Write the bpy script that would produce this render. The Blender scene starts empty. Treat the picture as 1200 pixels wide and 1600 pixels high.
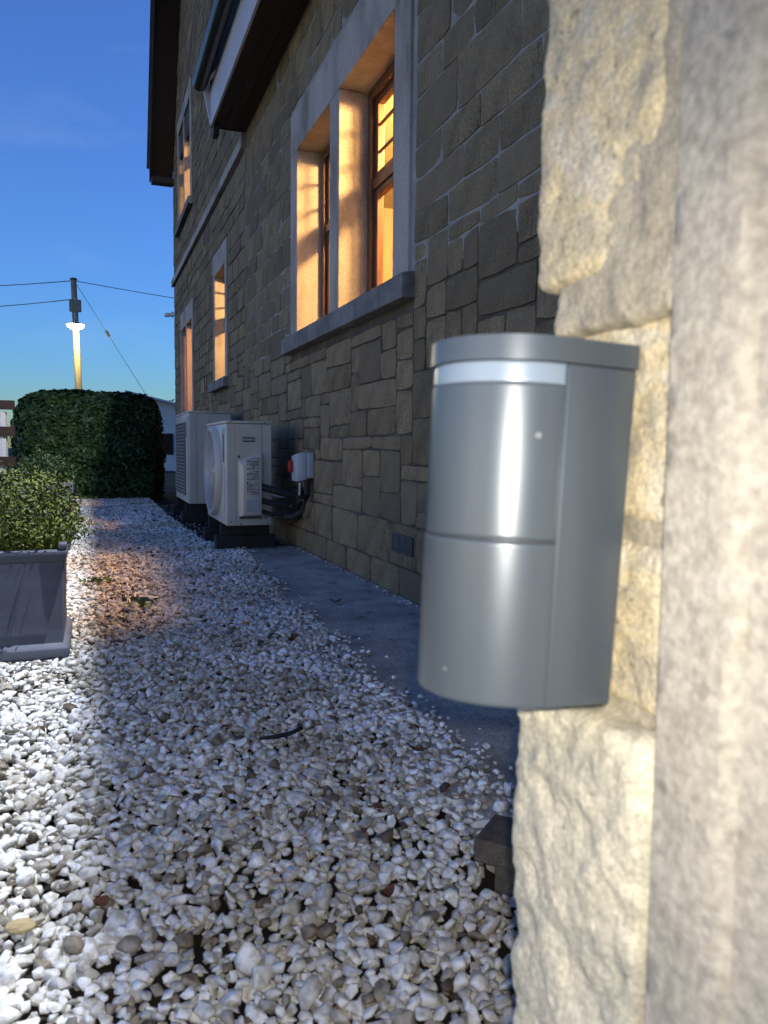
import bpy, bmesh, math, random
import numpy as np
from mathutils import Vector, Matrix, Euler, noise
random.seed(7); np.random.seed(7)
sc = bpy.context.scene
C = sc.collection
R = math.radians

# ------------------------------------------------------------------ camera
F_PX = 1220.0
cam = bpy.data.cameras.new('camera'); camo = bpy.data.objects.new('camera', cam); C.objects.link(camo)
sc.camera = camo
yaw, pit, rol = R(20.5), R(-4.56), R(0.57)
fw = Vector((math.sin(yaw)*math.cos(pit), math.cos(yaw)*math.cos(pit), math.sin(pit)))
rt = Vector((math.cos(yaw), -math.sin(yaw), 0)); up = rt.cross(fw)
r2 = rt*math.cos(rol)+up*math.sin(rol); u2 = -rt*math.sin(rol)+up*math.cos(rol)
camo.matrix_world = Matrix(((r2.x, u2.x, -fw.x, 0), (r2.y, u2.y, -fw.y, 0), (r2.z, u2.z, -fw.z, .75), (0, 0, 0, 1)))
cam.sensor_fit = 'VERTICAL'; cam.sensor_height = 36.0; cam.lens = F_PX/1600*36
cam.clip_start = .02; cam.clip_end = 500
cam.dof.use_dof = True; cam.dof.focus_distance = 4.5; cam.dof.aperture_fstop = 8.5
CAM = Vector((0, 0, .75))
def project(p):
    v = Vector(p)-CAM; z = v.dot(fw)
    if z <= .05: return None
    return 600+F_PX*v.dot(r2)/z, 800-F_PX*v.dot(u2)/z, z

# ------------------------------------------------------------------ world, dusk sky
world = bpy.data.worlds.new('World'); sc.world = world; world.use_nodes = True
wn = world.node_tree; bg = wn.nodes['Background']
sky = wn.nodes.new('ShaderNodeTexSky'); sky.sky_type = 'NISHITA'; sky.sun_disc = False
sky.sun_elevation = R(4); sky.sun_rotation = R(-103); sky.ozone_density = 5.2
sky.air_density = 1.0; sky.dust_density = .4
# a few faint high cloud wisps
tc = wn.nodes.new('ShaderNodeTexCoord'); mp = wn.nodes.new('ShaderNodeMapping'); mp.inputs['Scale'].default_value = (2.2, 2.2, 7)
mp.inputs['Location'].default_value = (.3, .1, .55)
nz = wn.nodes.new('ShaderNodeTexNoise'); nz.inputs['Scale'].default_value = 2.3; nz.inputs['Detail'].default_value = 6
rp = wn.nodes.new('ShaderNodeValToRGB'); rp.color_ramp.elements[0].position = .56; rp.color_ramp.elements[1].position = .86
rp.color_ramp.elements[1].color = (.16, .16, .16, 1)
mx = wn.nodes.new('ShaderNodeMix'); mx.data_type = 'RGBA'
wn.links.new(tc.outputs['Generated'], mp.inputs[0]); wn.links.new(mp.outputs[0], nz.inputs[0]); wn.links.new(nz.outputs[0], rp.inputs[0])
wn.links.new(rp.outputs[0], mx.inputs[0]); hs = wn.nodes.new('ShaderNodeHueSaturation'); hs.inputs['Saturation'].default_value = .95; hs.inputs['Hue'].default_value = .513; wn.links.new(sky.outputs[0], hs.inputs['Color']); wn.links.new(hs.outputs[0], mx.inputs[6]); mx.inputs[7].default_value = (1.0, 1.2, 1.6, 1)
wn.links.new(mx.outputs[2], bg.inputs[0])
bg.inputs[1].default_value = .132
sc.view_settings.view_transform = 'Standard'; sc.view_settings.look = 'None'
sc.view_settings.exposure = 2.0; sc.view_settings.gamma = 1; sc.view_settings.use_curve_mapping = False
sc.cycles.use_denoising = True; sc.cycles.max_bounces = 6; sc.cycles.sample_clamp_indirect = 4
sc.cycles.transparent_max_bounces = 12; sc.cycles.caustics_reflective = False; sc.cycles.caustics_refractive = False

def lamp(name, kind, loc, power, col, size=.05, aim=None, sizey=None):
    l = bpy.data.lights.new(name, kind); l.energy = power; l.color = col
    if kind == 'AREA':
        l.size = size
        if sizey: l.shape = 'RECTANGLE'; l.size_y = sizey
    else: l.shadow_soft_size = size
    o = bpy.data.objects.new(name, l); C.objects.link(o); o.location = loc
    if aim is not None: o.rotation_euler = (Vector(aim)-Vector(loc)).to_track_quat('-Z', 'Y').to_euler()
    return o
# the phone's own flash beside the lens, the floodlight above the pent roof, the room lamps, the street lamp
fl_ = lamp('phone_flash', 'SPOT', (.012, .0, .765), 9.6, (1.0, .94, .84), .006, aim=(.12, 1.7, .33))
fl_.data.spot_size = R(134); fl_.data.spot_blend = 1.0
lamp('floodlight_beam', 'AREA', (1.376, 2.6, 5.97), 230, (.84, .90, 1.0), .06, aim=(-1.3, 3.6, 0))
WARM = (1.0, .54, .20)
lamp('room_lamp', 'POINT', (2.20, 3.88, 2.86), 32, WARM, .11)
lamp('room_lamp', 'POINT', (2.3, 4.15, 2.86), 175, WARM, .11)
lamp('room_lamp', 'POINT', (2.7, 5.2, 2.88), 60, WARM, .07)
lamp('room_lamp', 'POINT', (2.9, 3.0, 2.5), 22, WARM, .12)
lamp('room_lamp', 'POINT', (2.3, 8.9, 2.6), 85, WARM, .05)
lamp('room_lamp', 'POINT', (2.3, 11.6, 2.5), 60, (1, .42, .15), .06)
lamp('room_lamp', 'POINT', (2.3, 11.7, 5.7), 85, WARM, .06)

# ------------------------------------------------------------------ helpers
def tag(o, label=None, cat=None, group=None, kind=None):
    if label: o['label'] = label
    if cat: o['category'] = cat
    if group: o['group'] = group
    if kind: o['kind'] = kind
    return o
def empty(name, loc=(0, 0, 0), label=None, cat=None, group=None, rz=0):
    o = bpy.data.objects.new(name, None); C.objects.link(o); o.location = loc; o.rotation_euler = (0, 0, rz)
    o.empty_display_size = .1
    return tag(o, label, cat, group)
class MB:
    def __init__(s): s.v = []; s.f = []
    def add(s, vs, fs):
        n = len(s.v); s.v += [tuple(p) for p in vs]; s.f += [tuple(i+n for i in q) for q in fs]; return s
    def box(s, a, b, rz=0, c=None):
        (x0, y0, z0), (x1, y1, z1) = a, b
        vs = [(x, y, z) for x in (x0, x1) for y in (y0, y1) for z in (z0, z1)]
        if rz:
            c = c or ((x0+x1)/2, (y0+y1)/2); k, q = math.cos(rz), math.sin(rz)
            vs = [(c[0]+(x-c[0])*k-(y-c[1])*q, c[1]+(x-c[0])*q+(y-c[1])*k, z) for x, y, z in vs]
        return s.add(vs, [(0, 1, 3, 2), (4, 6, 7, 5), (0, 4, 5, 1), (2, 3, 7, 6), (0, 2, 6, 4), (1, 5, 7, 3)])
    def tube(s, pts, r, n=8, caps=True):
        pts = [Vector(p) for p in pts]; rs = r if isinstance(r, (list, tuple)) else [r]*len(pts)
        vs = []
        for i, p in enumerate(pts):
            t = (pts[min(i+1, len(pts)-1)]-pts[max(i-1, 0)]).normalized()
            a = t.orthogonal().normalized() if abs(t.z) < .95 else Vector((1, 0, 0)); a = (a-t*a.dot(t)).normalized()
            if abs(t.z) < .95: a = Vector((0, 0, 1)); a = (a-t*a.dot(t)).normalized()
            b = t.cross(a)
            vs += [p+(a*math.cos(2*math.pi*k/n)+b*math.sin(2*math.pi*k/n))*rs[i] for k in range(n)]
        fs = [(i*n+k, i*n+(k+1) % n, (i+1)*n+(k+1) % n, (i+1)*n+k) for i in range(len(pts)-1) for k in range(n)]
        if caps: fs += [tuple(range(n-1, -1, -1)), tuple((len(pts)-1)*n+k for k in range(n))]
        return s.add(vs, fs)
    def prism(s, poly, axis, a, b):
        n = len(poly)
        def P(u, v, w): return {'x': (w, u, v), 'y': (u, w, v), 'z': (u, v, w)}[axis]
        vs = [P(u, v, a) for u, v in poly]+[P(u, v, b) for u, v in poly]
        return s.add(vs, [tuple(range(n)), tuple(range(2*n-1, n-1, -1))]+[(k, k+n, (k+1) % n+n, (k+1) % n) for k in range(n)])
    def build(s, name, m, parent=None, bevel=0, seg=2, smooth=False, loc=None, sharp=24):
        me = bpy.data.meshes.new(name); me.from_pydata(s.v, [], s.f); me.validate()
        bm = bmesh.new(); bm.from_mesh(me); bmesh.ops.recalc_face_normals(bm, faces=bm.faces)
        if bevel:
            es = [e for e in bm.edges if len(e.link_faces) == 2 and e.calc_face_angle(0) > .6]
            bmesh.ops.bevel(bm, geom=es, offset=bevel, segments=seg, affect='EDGES', profile=.5, clamp_overlap=True)
        bm.to_mesh(me); bm.free()
        if smooth:
            me.polygons.foreach_set('use_smooth', [True]*len(me.polygons))
            try: me.set_sharp_from_angle(angle=R(sharp))
            except Exception: pass
        me.materials.append(m)
        o = bpy.data.objects.new(name, me); C.objects.link(o)
        if parent: o.parent = parent
        if loc: o.location = loc
        return o
def bx(name, a, b, m, parent=None, bevel=.003, **k): return MB().box(a, b).build(name, m, parent, bevel=bevel, **k)

def mat(name, cols, scale=8, rough=.8, bump=.3, bscale=None, spec=.3, metallic=0, coat=0, per=0.0, island=False,
        stretch=(1, 1, 1), bdist=.004, detail=8, fine=None, rvar=0, speck=None, alt=None):
    """noise-mixed colours (list of (pos, rgb)), bump and a per-object tone change"""
    m = bpy.data.materials.new(name); m.use_nodes = True; nt = m.node_tree; N = nt.nodes; L = nt.links
    b = N['Principled BSDF']; b.inputs['Roughness'].default_value = rough; b.inputs['Metallic'].default_value = metallic
    b.inputs['Specular IOR Level'].default_value = spec; b.inputs['Coat Weight'].default_value = coat
    b.inputs['Coat Roughness'].default_value = .28
    t = N.new('ShaderNodeTexCoord'); g = N.new('ShaderNodeMapping'); g.inputs['Scale'].default_value = stretch
    L.new(t.outputs['Object'], g.inputs[0])
    n = N.new('ShaderNodeTexNoise'); n.inputs['Scale'].default_value = scale; n.inputs['Detail'].default_value = detail
    n.inputs['Roughness'].default_value = .62
    L.new(g.outputs[0], n.inputs['Vector'])
    r = N.new('ShaderNodeValToRGB'); e = r.color_ramp.elements
    while len(e) < len(cols): e.new(.5)
    for k, (p, c) in enumerate(cols): e[k].position = p; e[k].color = (*c, 1)
    L.new(n.outputs[0], r.inputs[0]); out = r.outputs[0]
    if fine:  # (scale, strength): dark/light grain
        n3 = N.new('ShaderNodeTexNoise'); n3.inputs['Scale'].default_value = fine[0]; n3.inputs['Detail'].default_value = 4
        L.new(t.outputs['Object'], n3.inputs['Vector'])
        mr = N.new('ShaderNodeMapRange'); mr.inputs[1].default_value = .3; mr.inputs[2].default_value = .7
        mr.inputs[3].default_value = 1-fine[1]; mr.inputs[4].default_value = 1+fine[1]; L.new(n3.outputs[0], mr.inputs[0])
        v = N.new('ShaderNodeVectorMath'); v.operation = 'SCALE'; L.new(out, v.inputs[0]); L.new(mr.outputs[0], v.inputs['Scale']); out = v.outputs[0]
    if speck:  # (scale, threshold, multiplier): small dark pits and lichen spots
        n4 = N.new('ShaderNodeTexNoise'); n4.inputs['Scale'].default_value = speck[0]; n4.inputs['Detail'].default_value = 5
        L.new(t.outputs['Object'], n4.inputs['Vector'])
        mr = N.new('ShaderNodeMapRange'); mr.inputs[1].default_value = speck[1]; mr.inputs[2].default_value = speck[1]+.07
        mr.inputs[3].default_value = 1; mr.inputs[4].default_value = speck[2]; L.new(n4.outputs[0], mr.inputs[0])
        v = N.new('ShaderNodeVectorMath'); v.operation = 'SCALE'; L.new(out, v.inputs[0]); L.new(mr.outputs[0], v.inputs['Scale']); out = v.outputs[0]
    if alt:
        if island: gi = N.new('ShaderNodeNewGeometry'); ro = gi.outputs['Random Per Island']
        else: oi = N.new('ShaderNodeObjectInfo'); ro = oi.outputs['Random']
        ma = N.new('ShaderNodeMath'); ma.operation = 'MULTIPLY'; ma.inputs[1].default_value = 7.31; L.new(ro, ma.inputs[0])
        mf = N.new('ShaderNodeMath'); mf.operation = 'FRACT'; L.new(ma.outputs[0], mf.inputs[0])
        mm = N.new('ShaderNodeMath'); mm.operation = 'MULTIPLY'; mm.inputs[1].default_value = .75; L.new(mf.outputs[0], mm.inputs[0])
        x = N.new('ShaderNodeMix'); x.data_type = 'RGBA'; L.new(mm.outputs[0], x.inputs[0]); L.new(out, x.inputs[6]); x.inputs[7].default_value = (*alt, 1); out = x.outputs[2]
    if per:
        if island: gi = N.new('ShaderNodeNewGeometry'); ro = gi.outputs['Random Per Island']
        else: oi = N.new('ShaderNodeObjectInfo'); ro = oi.outputs['Random']
        mr = N.new('ShaderNodeMapRange'); mr.inputs[3].default_value = 1-per; mr.inputs[4].default_value = 1+per; L.new(ro, mr.inputs[0])
        v = N.new('ShaderNodeVectorMath'); v.operation = 'SCALE'; L.new(out, v.inputs[0]); L.new(mr.outputs[0], v.inputs['Scale']); out = v.outputs[0]
    L.new(out, b.inputs['Base Color'])
    if rvar:
        mr = N.new('ShaderNodeMapRange'); mr.inputs[3].default_value = rough-rvar; mr.inputs[4].default_value = rough+rvar
        L.new(n.outputs[0], mr.inputs[0]); L.new(mr.outputs[0], b.inputs['Roughness'])
    if bump:
        n2 = N.new('ShaderNodeTexNoise'); n2.inputs['Scale'].default_value = bscale or scale*5; n2.inputs['Detail'].default_value = 8
        n2.inputs['Roughness'].default_value = .65
        L.new(g.outputs[0], n2.inputs['Vector'])
        bp = N.new('ShaderNodeBump'); bp.inputs['Strength'].default_value = bump; bp.inputs['Distance'].default_value = bdist
        L.new(n2.outputs[0], bp.inputs['Height']); L.new(bp.outputs[0], b.inputs['Normal'])
    m['p'] = 1
    return m
def emit(name, col, st):
    m = bpy.data.materials.new(name); m.use_nodes = True; N = m.node_tree.nodes; b = N['Principled BSDF']
    b.inputs['Emission Color'].default_value = (*col, 1); b.inputs['Emission Strength'].default_value = st
    b.inputs['Base Color'].default_value = (*col, 1); return m
def glassmat(name, tint=(1, 1, 1)):
    m = bpy.data.materials.new(name); m.use_nodes = True; nt = m.node_tree; N = nt.nodes; L = nt.links
    for x in list(N):
        if x.type != 'OUTPUT_MATERIAL': N.remove(x)
    o = [x for x in N if x.type == 'OUTPUT_MATERIAL'][0]
    a = N.new('ShaderNodeBsdfTransparent'); a.inputs[0].default_value = (*tint, 1)
    g = N.new('ShaderNodeBsdfGlossy'); g.inputs['Roughness'].default_value = .02
    fr = N.new('ShaderNodeFresnel'); fr.inputs[0].default_value = 1.35
    x = N.new('ShaderNodeMixShader'); ge = N.new('ShaderNodeNewGeometry'); mu = N.new('ShaderNodeMath'); mu.operation = 'MULTIPLY'; iv = N.new('ShaderNodeMath'); iv.operation = 'SUBTRACT'; iv.inputs[0].default_value = 1; L.new(ge.outputs['Backfacing'], iv.inputs[1]); L.new(fr.outputs[0], mu.inputs[0]); L.new(iv.outputs[0], mu.inputs[1]); L.new(mu.outputs[0], x.inputs[0]); L.new(a.outputs[0], x.inputs[1]); L.new(g.outputs[0], x.inputs[2])
    L.new(x.outputs[0], o.inputs[0]); return m

M = {}
M['stone'] = mat('house_stone', [(.3, (.108, .083, .047)), (.5, (.185, .144, .082)), (.72, (.25, .19, .102))], 7, .92, .9, 75, .3, per=.24, fine=(130, .5), bdist=.007, speck=(34, .60, .55), alt=(.148, .117, .074))
M['stonef'] = mat('house_stone_far', [(.3, (.108, .083, .047)), (.5, (.185, .144, .082)), (.72, (.24, .185, .10))], 5, .92, .7, 40, .15, per=.24, island=True, fine=(90, .3), bdist=.006, alt=(.148, .117, .074))
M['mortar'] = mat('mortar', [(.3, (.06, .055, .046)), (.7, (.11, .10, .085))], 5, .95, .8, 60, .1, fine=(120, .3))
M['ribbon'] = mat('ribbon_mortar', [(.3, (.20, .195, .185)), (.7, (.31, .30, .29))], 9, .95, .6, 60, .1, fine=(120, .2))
M['dressed'] = mat('dressed_stone', [(.32, (.19, .17, .145)), (.5, (.32, .295, .26)), (.7, (.38, .355, .31))], 3.2, .85, .35, 60, .2, fine=(70, .14), stretch=(1, 1, .45))
M['sillm'] = mat('sill_stone', [(.3, (.08, .08, .077)), (.55, (.17, .165, .16)), (.75, (.23, .225, .22))], 6, .85, .5, 50, .2, fine=(90, .2))
M['wood'] = mat('varnished_wood', [(.3, (.05, .020, .009)), (.7, (.13, .055, .024))], 6, .38, .15, 60, .5, stretch=(6, 6, .6))
M['darkwood'] = mat('dark_stained_wood', [(.3, (.022, .012, .008)), (.7, (.05, .028, .018))], 5, .6, .3, 40, .25, stretch=(6, .5, 6))
M['white'] = mat('white_paint', [(.3, (.40, .40, .42)), (.7, (.50, .50, .52))], 4, .5, .1, 40, .4)
M['gutter'] = mat('black_gutter', [(.3, (.012, .013, .014)), (.7, (.022, .024, .026))], 6, .25, .05, 40, .5)
M['slate'] = mat('roof_slate', [(.3, (.04, .042, .048)), (.7, (.09, .093, .10))], 4, .7, .4, 30, .3)
M['plaster'] = mat('warm_plaster', [(.3, (.36, .31, .20)), (.7, (.44, .38, .25))], 3, .9, .1, 30, .1)
M['glass'] = glassmat('window_glass', (.93, .93, .9))
M['ac'] = mat('ac_enamel', [(.3, (.40, .38, .33)), (.7, (.48, .46, .405))], 3, .35, .05, 60, .5, rvar=.08)
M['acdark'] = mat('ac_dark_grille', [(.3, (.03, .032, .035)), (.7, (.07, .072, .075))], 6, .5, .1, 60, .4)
M['acgrey'] = mat('ac_sticker', [(.3, (.26, .27, .29)), (.7, (.36, .37, .39))], 12, .5, 0, 60, .4)
M['ink'] = mat('sticker_ink', [(.3, (.02, .02, .02)), (.7, (.06, .06, .06))], 12, .6, 0, 60, .3)
M['rubber'] = mat('black_rubber', [(.3, (.010, .010, .010)), (.7, (.025, .025, .025))], 8, .7, .3, 60, .3)
M['greybox'] = mat('grey_plastic', [(.3, (.33, .36, .40)), (.7, (.40, .43, .47))], 6, .4, .05, 60, .4)
M['red'] = mat('red_plastic', [(.3, (.28, .015, .015)), (.7, (.38, .025, .02))], 6, .4, .05, 60, .4)
M['metal'] = mat('grey_metal', [(.3, (.18, .19, .20)), (.7, (.28, .29, .30))], 6, .4, .1, 60, .5, metallic=.5)
M['vent'] = mat('vent_cast', [(.3, (.045, .043, .04)), (.7, (.085, .08, .075))], 10, .8, .3, 60, .3)
M['lampm'] = mat('anthracite_lamp_paint', [(.3, (.062, .075, .089)), (.7, (.069, .083, .097))], 3, .33, .02, 900, .5, metallic=.22, coat=.10, rvar=.04, bdist=.0004)
M['lampseam'] = mat('lamp_seam', [(.3, (.05, .055, .06)), (.7, (.06, .065, .07))], 3, .4, 0, 60, .4)
M['frost'] = mat('frosted_acrylic', [(.3, (.15, .19, .24)), (.7, (.18, .22, .27))], 3, .28, 0, 60, .6, coat=.4)
M['lens'] = mat('dark_blue_lens', [(.3, (.010, .022, .05)), (.7, (.014, .03, .065))], 3, .3, 0, 60, .5)
M['pstone'] = mat('pier_sandstone', [(.28, (.30, .265, .20)), (.42, (.50, .43, .30)), (.52, (.62, .51, .31)), (.6, (.56, .50, .38)), (.75, (.70, .59, .40))], 18, .9, 1, 190, .2, fine=(300, .28), bdist=.003, speck=(150, .62, .38))
M['pstone2'] = mat('pier_sandstone_rockfaced', [(.30, (.36, .34, .27)), (.48, (.54, .49, .37)), (.7, (.68, .60, .44))], 16, .9, 1, 150, .2, fine=(280, .22), bdist=.003, speck=(110, .64, .6))
M['pmortar'] = mat('pier_mortar', [(.3, (.27, .235, .17)), (.5, (.40, .35, .26)), (.7, (.50, .44, .33))], 30, .95, .9, 180, .15, fine=(300, .2), bdist=.003)
M['ptrim'] = mat('pale_dressed_jamb', [(.30, (.29, .26, .21)), (.42, (.345, .312, .255)), (.55, (.37, .337, .277)), (.72, (.395, .362, .30))], 60, .85, .9, 200, .2, fine=(140, .22), bdist=.002, speck=(60, .60, .74))
M['concrete'] = mat('path_concrete', [(.3, (.20, .18, .15)), (.47, (.33, .30, .25)), (.6, (.40, .37, .31)), (.72, (.50, .46, .39))], 3.5, .92, .8, 50, .2, fine=(140, .35), bdist=.006, speck=(9, .60, .6))
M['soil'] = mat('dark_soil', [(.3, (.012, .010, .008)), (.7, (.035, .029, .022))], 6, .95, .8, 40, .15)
M['grass'] = mat('far_ground', [(.3, (.02, .03, .012)), (.7, (.05, .06, .03))], 1, .95, .5, 10, .1)
M['planter'] = mat('slate_grey_planter', [(.3, (.066, .071, .094)), (.7, (.098, .105, .132))], 4, .65, .35, 90, .3, fine=(200, .12), stretch=(1, 1, 3))
M['paver'] = mat('brown_paver', [(.3, (.055, .045, .035)), (.7, (.12, .10, .08))], 30, .9, .7, 160, .2, fine=(300, .3))
M['timber'] = mat('pole_timber', [(.3, (.17, .14, .105)), (.7, (.32, .27, .21))], 4, .85, .5, 30, .2, stretch=(5, 5, .4))
M['cable'] = mat('cable_black', [(.3, (.02, .02, .022)), (.7, (.03, .03, .032))], 5, .6, 0, 30, .2)
M['bark'] = mat('bark', [(.3, (.05, .035, .022)), (.7, (.10, .075, .05))], 8, .9, .6, 40, .15)
M['whitewall'] = mat('pale_render_wall', [(.3, (.50, .50, .49)), (.7, (.62, .62, .60))], 2, .8, .2, 30, .2)
M['paleroof'] = mat('pale_grey_roof', [(.3, (.34, .36, .40)), (.7, (.46, .48, .52))], 2, .5, .2, 20, .4, stretch=(1, 8, 1))
M['deadleaf'] = mat('dead_leaf', [(.3, (.05, .022, .012)), (.7, (.13, .055, .025))], 40, .7, .4, 200, .2, per=.3)
M['redleaf'] = mat('rusty_leaf', [(.3, (.06, .024, .014)), (.7, (.12, .045, .022))], 40, .7, .4, 200, .2)
M['tanstone'] = mat('tan_stone', [(.3, (.28, .21, .11)), (.7, (.42, .33, .18))], 40, .8, .4, 200, .2)
def leafmat(name, a, b, rough=.45, spec=.35):
    m = mat(name, [(.35, a), (.65, b)], 3, rough, 0, 60, spec, per=.45, island=True)
    b_ = m.node_tree.nodes['Principled BSDF']; b_.inputs['Transmission Weight'].default_value = 0
    return m
M['hedge'] = leafmat('hedge_leaf', (.014, .034, .010), (.035, .072, .018), .45, .25)
M['box'] = leafmat('box_leaf', (.038, .056, .008), (.095, .118, .014), .6)
M['weed'] = leafmat('weed_leaf', (.05, .10, .02), (.09, .16, .035), .5)
M['treeleaf'] = leafmat('tree_leaf', (.015, .03, .012), (.03, .055, .02), .6)

# gravel: white marble chips, some stained
gm = bpy.data.materials.new('marble_chip'); gm.use_nodes = True; nt = gm.node_tree; N = nt.nodes; L = nt.links
b = N['Principled BSDF']; b.inputs['Roughness'].default_value = .55; b.inputs['Specular IOR Level'].default_value = .35
oi = N.new('ShaderNodeObjectInfo'); r = N.new('ShaderNodeValToRGB'); e = r.color_ramp.elements
pal = [(0, (.07, .05, .035)), (.03, (.22, .18, .13)), (.09, (.34, .31, .26)), (.22, (.54, .53, .49)), (.5, (.70, .695, .665)), (.8, (.80, .795, .77)), (1, (.88, .88, .86))]
while len(e) < len(pal): e.new(.5)
for k, (p, c) in enumerate(pal): e[k].position = p; e[k].color = (*c, 1)
L.new(oi.outputs['Random'], r.inputs[0])
t = N.new('ShaderNodeTexCoord'); gy = N.new('ShaderNodeNewGeometry')
n1 = N.new('ShaderNodeTexNoise'); n1.inputs['Scale'].default_value = 75; n1.inputs['Detail'].default_value = 6; L.new(gy.outputs['Position'], n1.inputs['Vector'])
q = N.new('ShaderNodeValToRGB'); q.color_ramp.elements[0].position = .36; q.color_ramp.elements[0].color = (.60, .57, .50, 1)
q.color_ramp.elements[1].position = .58; q.color_ramp.elements[1].color = (1, 1, 1, 1)
L.new(n1.outputs[0], q.inputs[0])
x = N.new('ShaderNodeMix'); x.data_type = 'RGBA'; x.blend_type = 'MULTIPLY'; x.inputs[0].default_value = 1
L.new(r.outputs[0], x.inputs[6]); L.new(q.outputs[0], x.inputs[7])
n2 = N.new('ShaderNodeTexNoise'); n2.inputs['Scale'].default_value = 1.6; n2.inputs['Detail'].default_value = 5; L.new(gy.outputs['Position'], n2.inputs['Vector'])
q2 = N.new('ShaderNodeValToRGB'); q2.color_ramp.elements[0].position = .38; q2.color_ramp.elements[0].color = (.74, .70, .64, 1)
q2.color_ramp.elements[1].position = .56; q2.color_ramp.elements[1].color = (1, 1, 1, 1); L.new(n2.outputs[0], q2.inputs[0])
x2 = N.new('ShaderNodeMix'); x2.data_type = 'RGBA'; x2.blend_type = 'MULTIPLY'; x2.inputs[0].default_value = 1
L.new(x.outputs[2], x2.inputs[6]); L.new(q2.outputs[0], x2.inputs[7]); L.new(x2.outputs[2], b.inputs['Base Color'])
n3 = N.new('ShaderNodeTexNoise'); n3.inputs['Scale'].default_value = 220; n3.inputs['Detail'].default_value = 4; L.new(gy.outputs['Position'], n3.inputs['Vector'])
bp = N.new('ShaderNodeBump'); bp.inputs['Strength'].default_value = .5; bp.inputs['Distance'].default_value = .003; L.new(n3.outputs[0], bp.inputs['Height']); L.new(bp.outputs[0], b.inputs['Normal'])
M['chip'] = gm

# ------------------------------------------------------------------ setting: ground, path, gravel
W = 1.4775
g = MB().add([(-200, -120, -.035), (220, -120, -.035), (220, 330, -.035), (-200, 330, -.035)], [(0, 1, 2, 3)]).build('ground', M['soil']); tag(g, kind='structure')
g = MB().add([(-200, 15.5, -.025), (220, 15.5, -.025), (220, 330, -.025), (-200, 330, -.025)], [(0, 1, 2, 3)]).build('far_ground', M['grass']); tag(g, kind='structure')
def gravel_edge(y):
    if y < 1.4: e = .845
    elif y < 3.9: e = .845+(y-1.4)*.022
    elif y < 6.0: e = .90+(y-3.9)*.068
    elif y < 6.35: e = 1.04-(y-6.0)*.6
    else: e = .83-(min(y, 9)-6.35)*.02
    return e+.035*noise.noise((y*2.3, 3.1, 0))+.012*noise.noise((y*11, 1.1, 0))
# concrete path slab, slightly uneven
vs, fs = [], []; ny, nx = 120, 16
for j in range(ny+1):
    y = -.5+j*(5.92+.5)/ny
    if j == ny: y += 0
    for i in range(nx+1):
        xx = .70+i*(W+.02-.70)/nx
        yy = y+(.05*noise.noise((xx*4, 5, 2)) if j == ny else 0)
        vs.append((xx, yy, -.004+.006*noise.noise((xx*2, y*2, 0))+.0015*noise.noise((xx*14, y*14, 4))))
for j in range(ny):
    for i in range(nx): k = j*(nx+1)+i; fs.append((k, k+1, k+nx+2, k+nx+1))
k0 = ny*(nx+1); n0 = len(vs)
vs += [(vs[k0+i][0], vs[k0+i][1]+.005, -.05) for i in range(nx+1)]
fs += [(k0+i, k0+i+1, n0+i+1, n0+i) for i in range(nx)]
p_ = MB().add(vs, fs).build('path', M['concrete'], smooth=True); tag(p_, kind='structure')

chips = []
for k in range(12):
    bm = bmesh.new()
    rs = random.Random(100+k)
    for _ in range(15):
        d = Vector((rs.gauss(0, 1), rs.gauss(0, 1), rs.gauss(0, 1))).normalized()*rs.uniform(.82, 1.05)
        bm.verts.new((d.x*.62*rs.uniform(.9, 1.1), d.y*.48, d.z*.32))
    r_ = bmesh.ops.convex_hull(bm, input=bm.verts)
    bmesh.ops.delete(bm, geom=[v for v in bm.verts if not v.link_faces], context='VERTS')
    bmesh.ops.bevel(bm, geom=list(bm.edges), offset=.05, segments=1, affect='EDGES', clamp_overlap=True)
    me = bpy.data.meshes.new('chip'); bm.to_mesh(me); bm.free(); me.materials.append(M['chip'])
    me.polygons.foreach_set('use_smooth', [True]*len(me.polygons))
    o = bpy.data.objects.new('marble_chip', me); chips.append(o)
cc = bpy.data.collections.new('chip_variants')
for o in chips: cc.objects.link(o)
P, Ro, S, I = [], [], [], []
def put(x, y, z, s, flat=.45):
    P.append((x, y, z)); Ro.append((random.gauss(0, flat), random.gauss(0, flat), random.uniform(0, 6.283)))
    a = s*min(1.75, max(.6, random.lognormvariate(0, .26))); S.append((a*random.uniform(.85, 1.25), a*random.uniform(.85, 1.2), a*random.uniform(.8, 1.15))); I.append(random.randrange(12))
def put2(x, y, z, a, flat):
    P.append((x, y, z)); Ro.append((random.gauss(0, flat), random.gauss(0, flat), random.uniform(0, 6.283)))
    S.append((a*random.uniform(.9, 1.2), a*random.uniform(.9, 1.2), a*random.uniform(.85, 1.2))); I.append(random.randrange(12))
def on_block(x, y):
    u, v = (x-.598)*.743+(y-1.148)*.669, -(x-.598)*.669+(y-1.148)*.743
    return u > .004 and v < -.02 or (u > -.012 and v < .008 and u < .12 and v > -.03)
CS = .03; cells = {}
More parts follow.
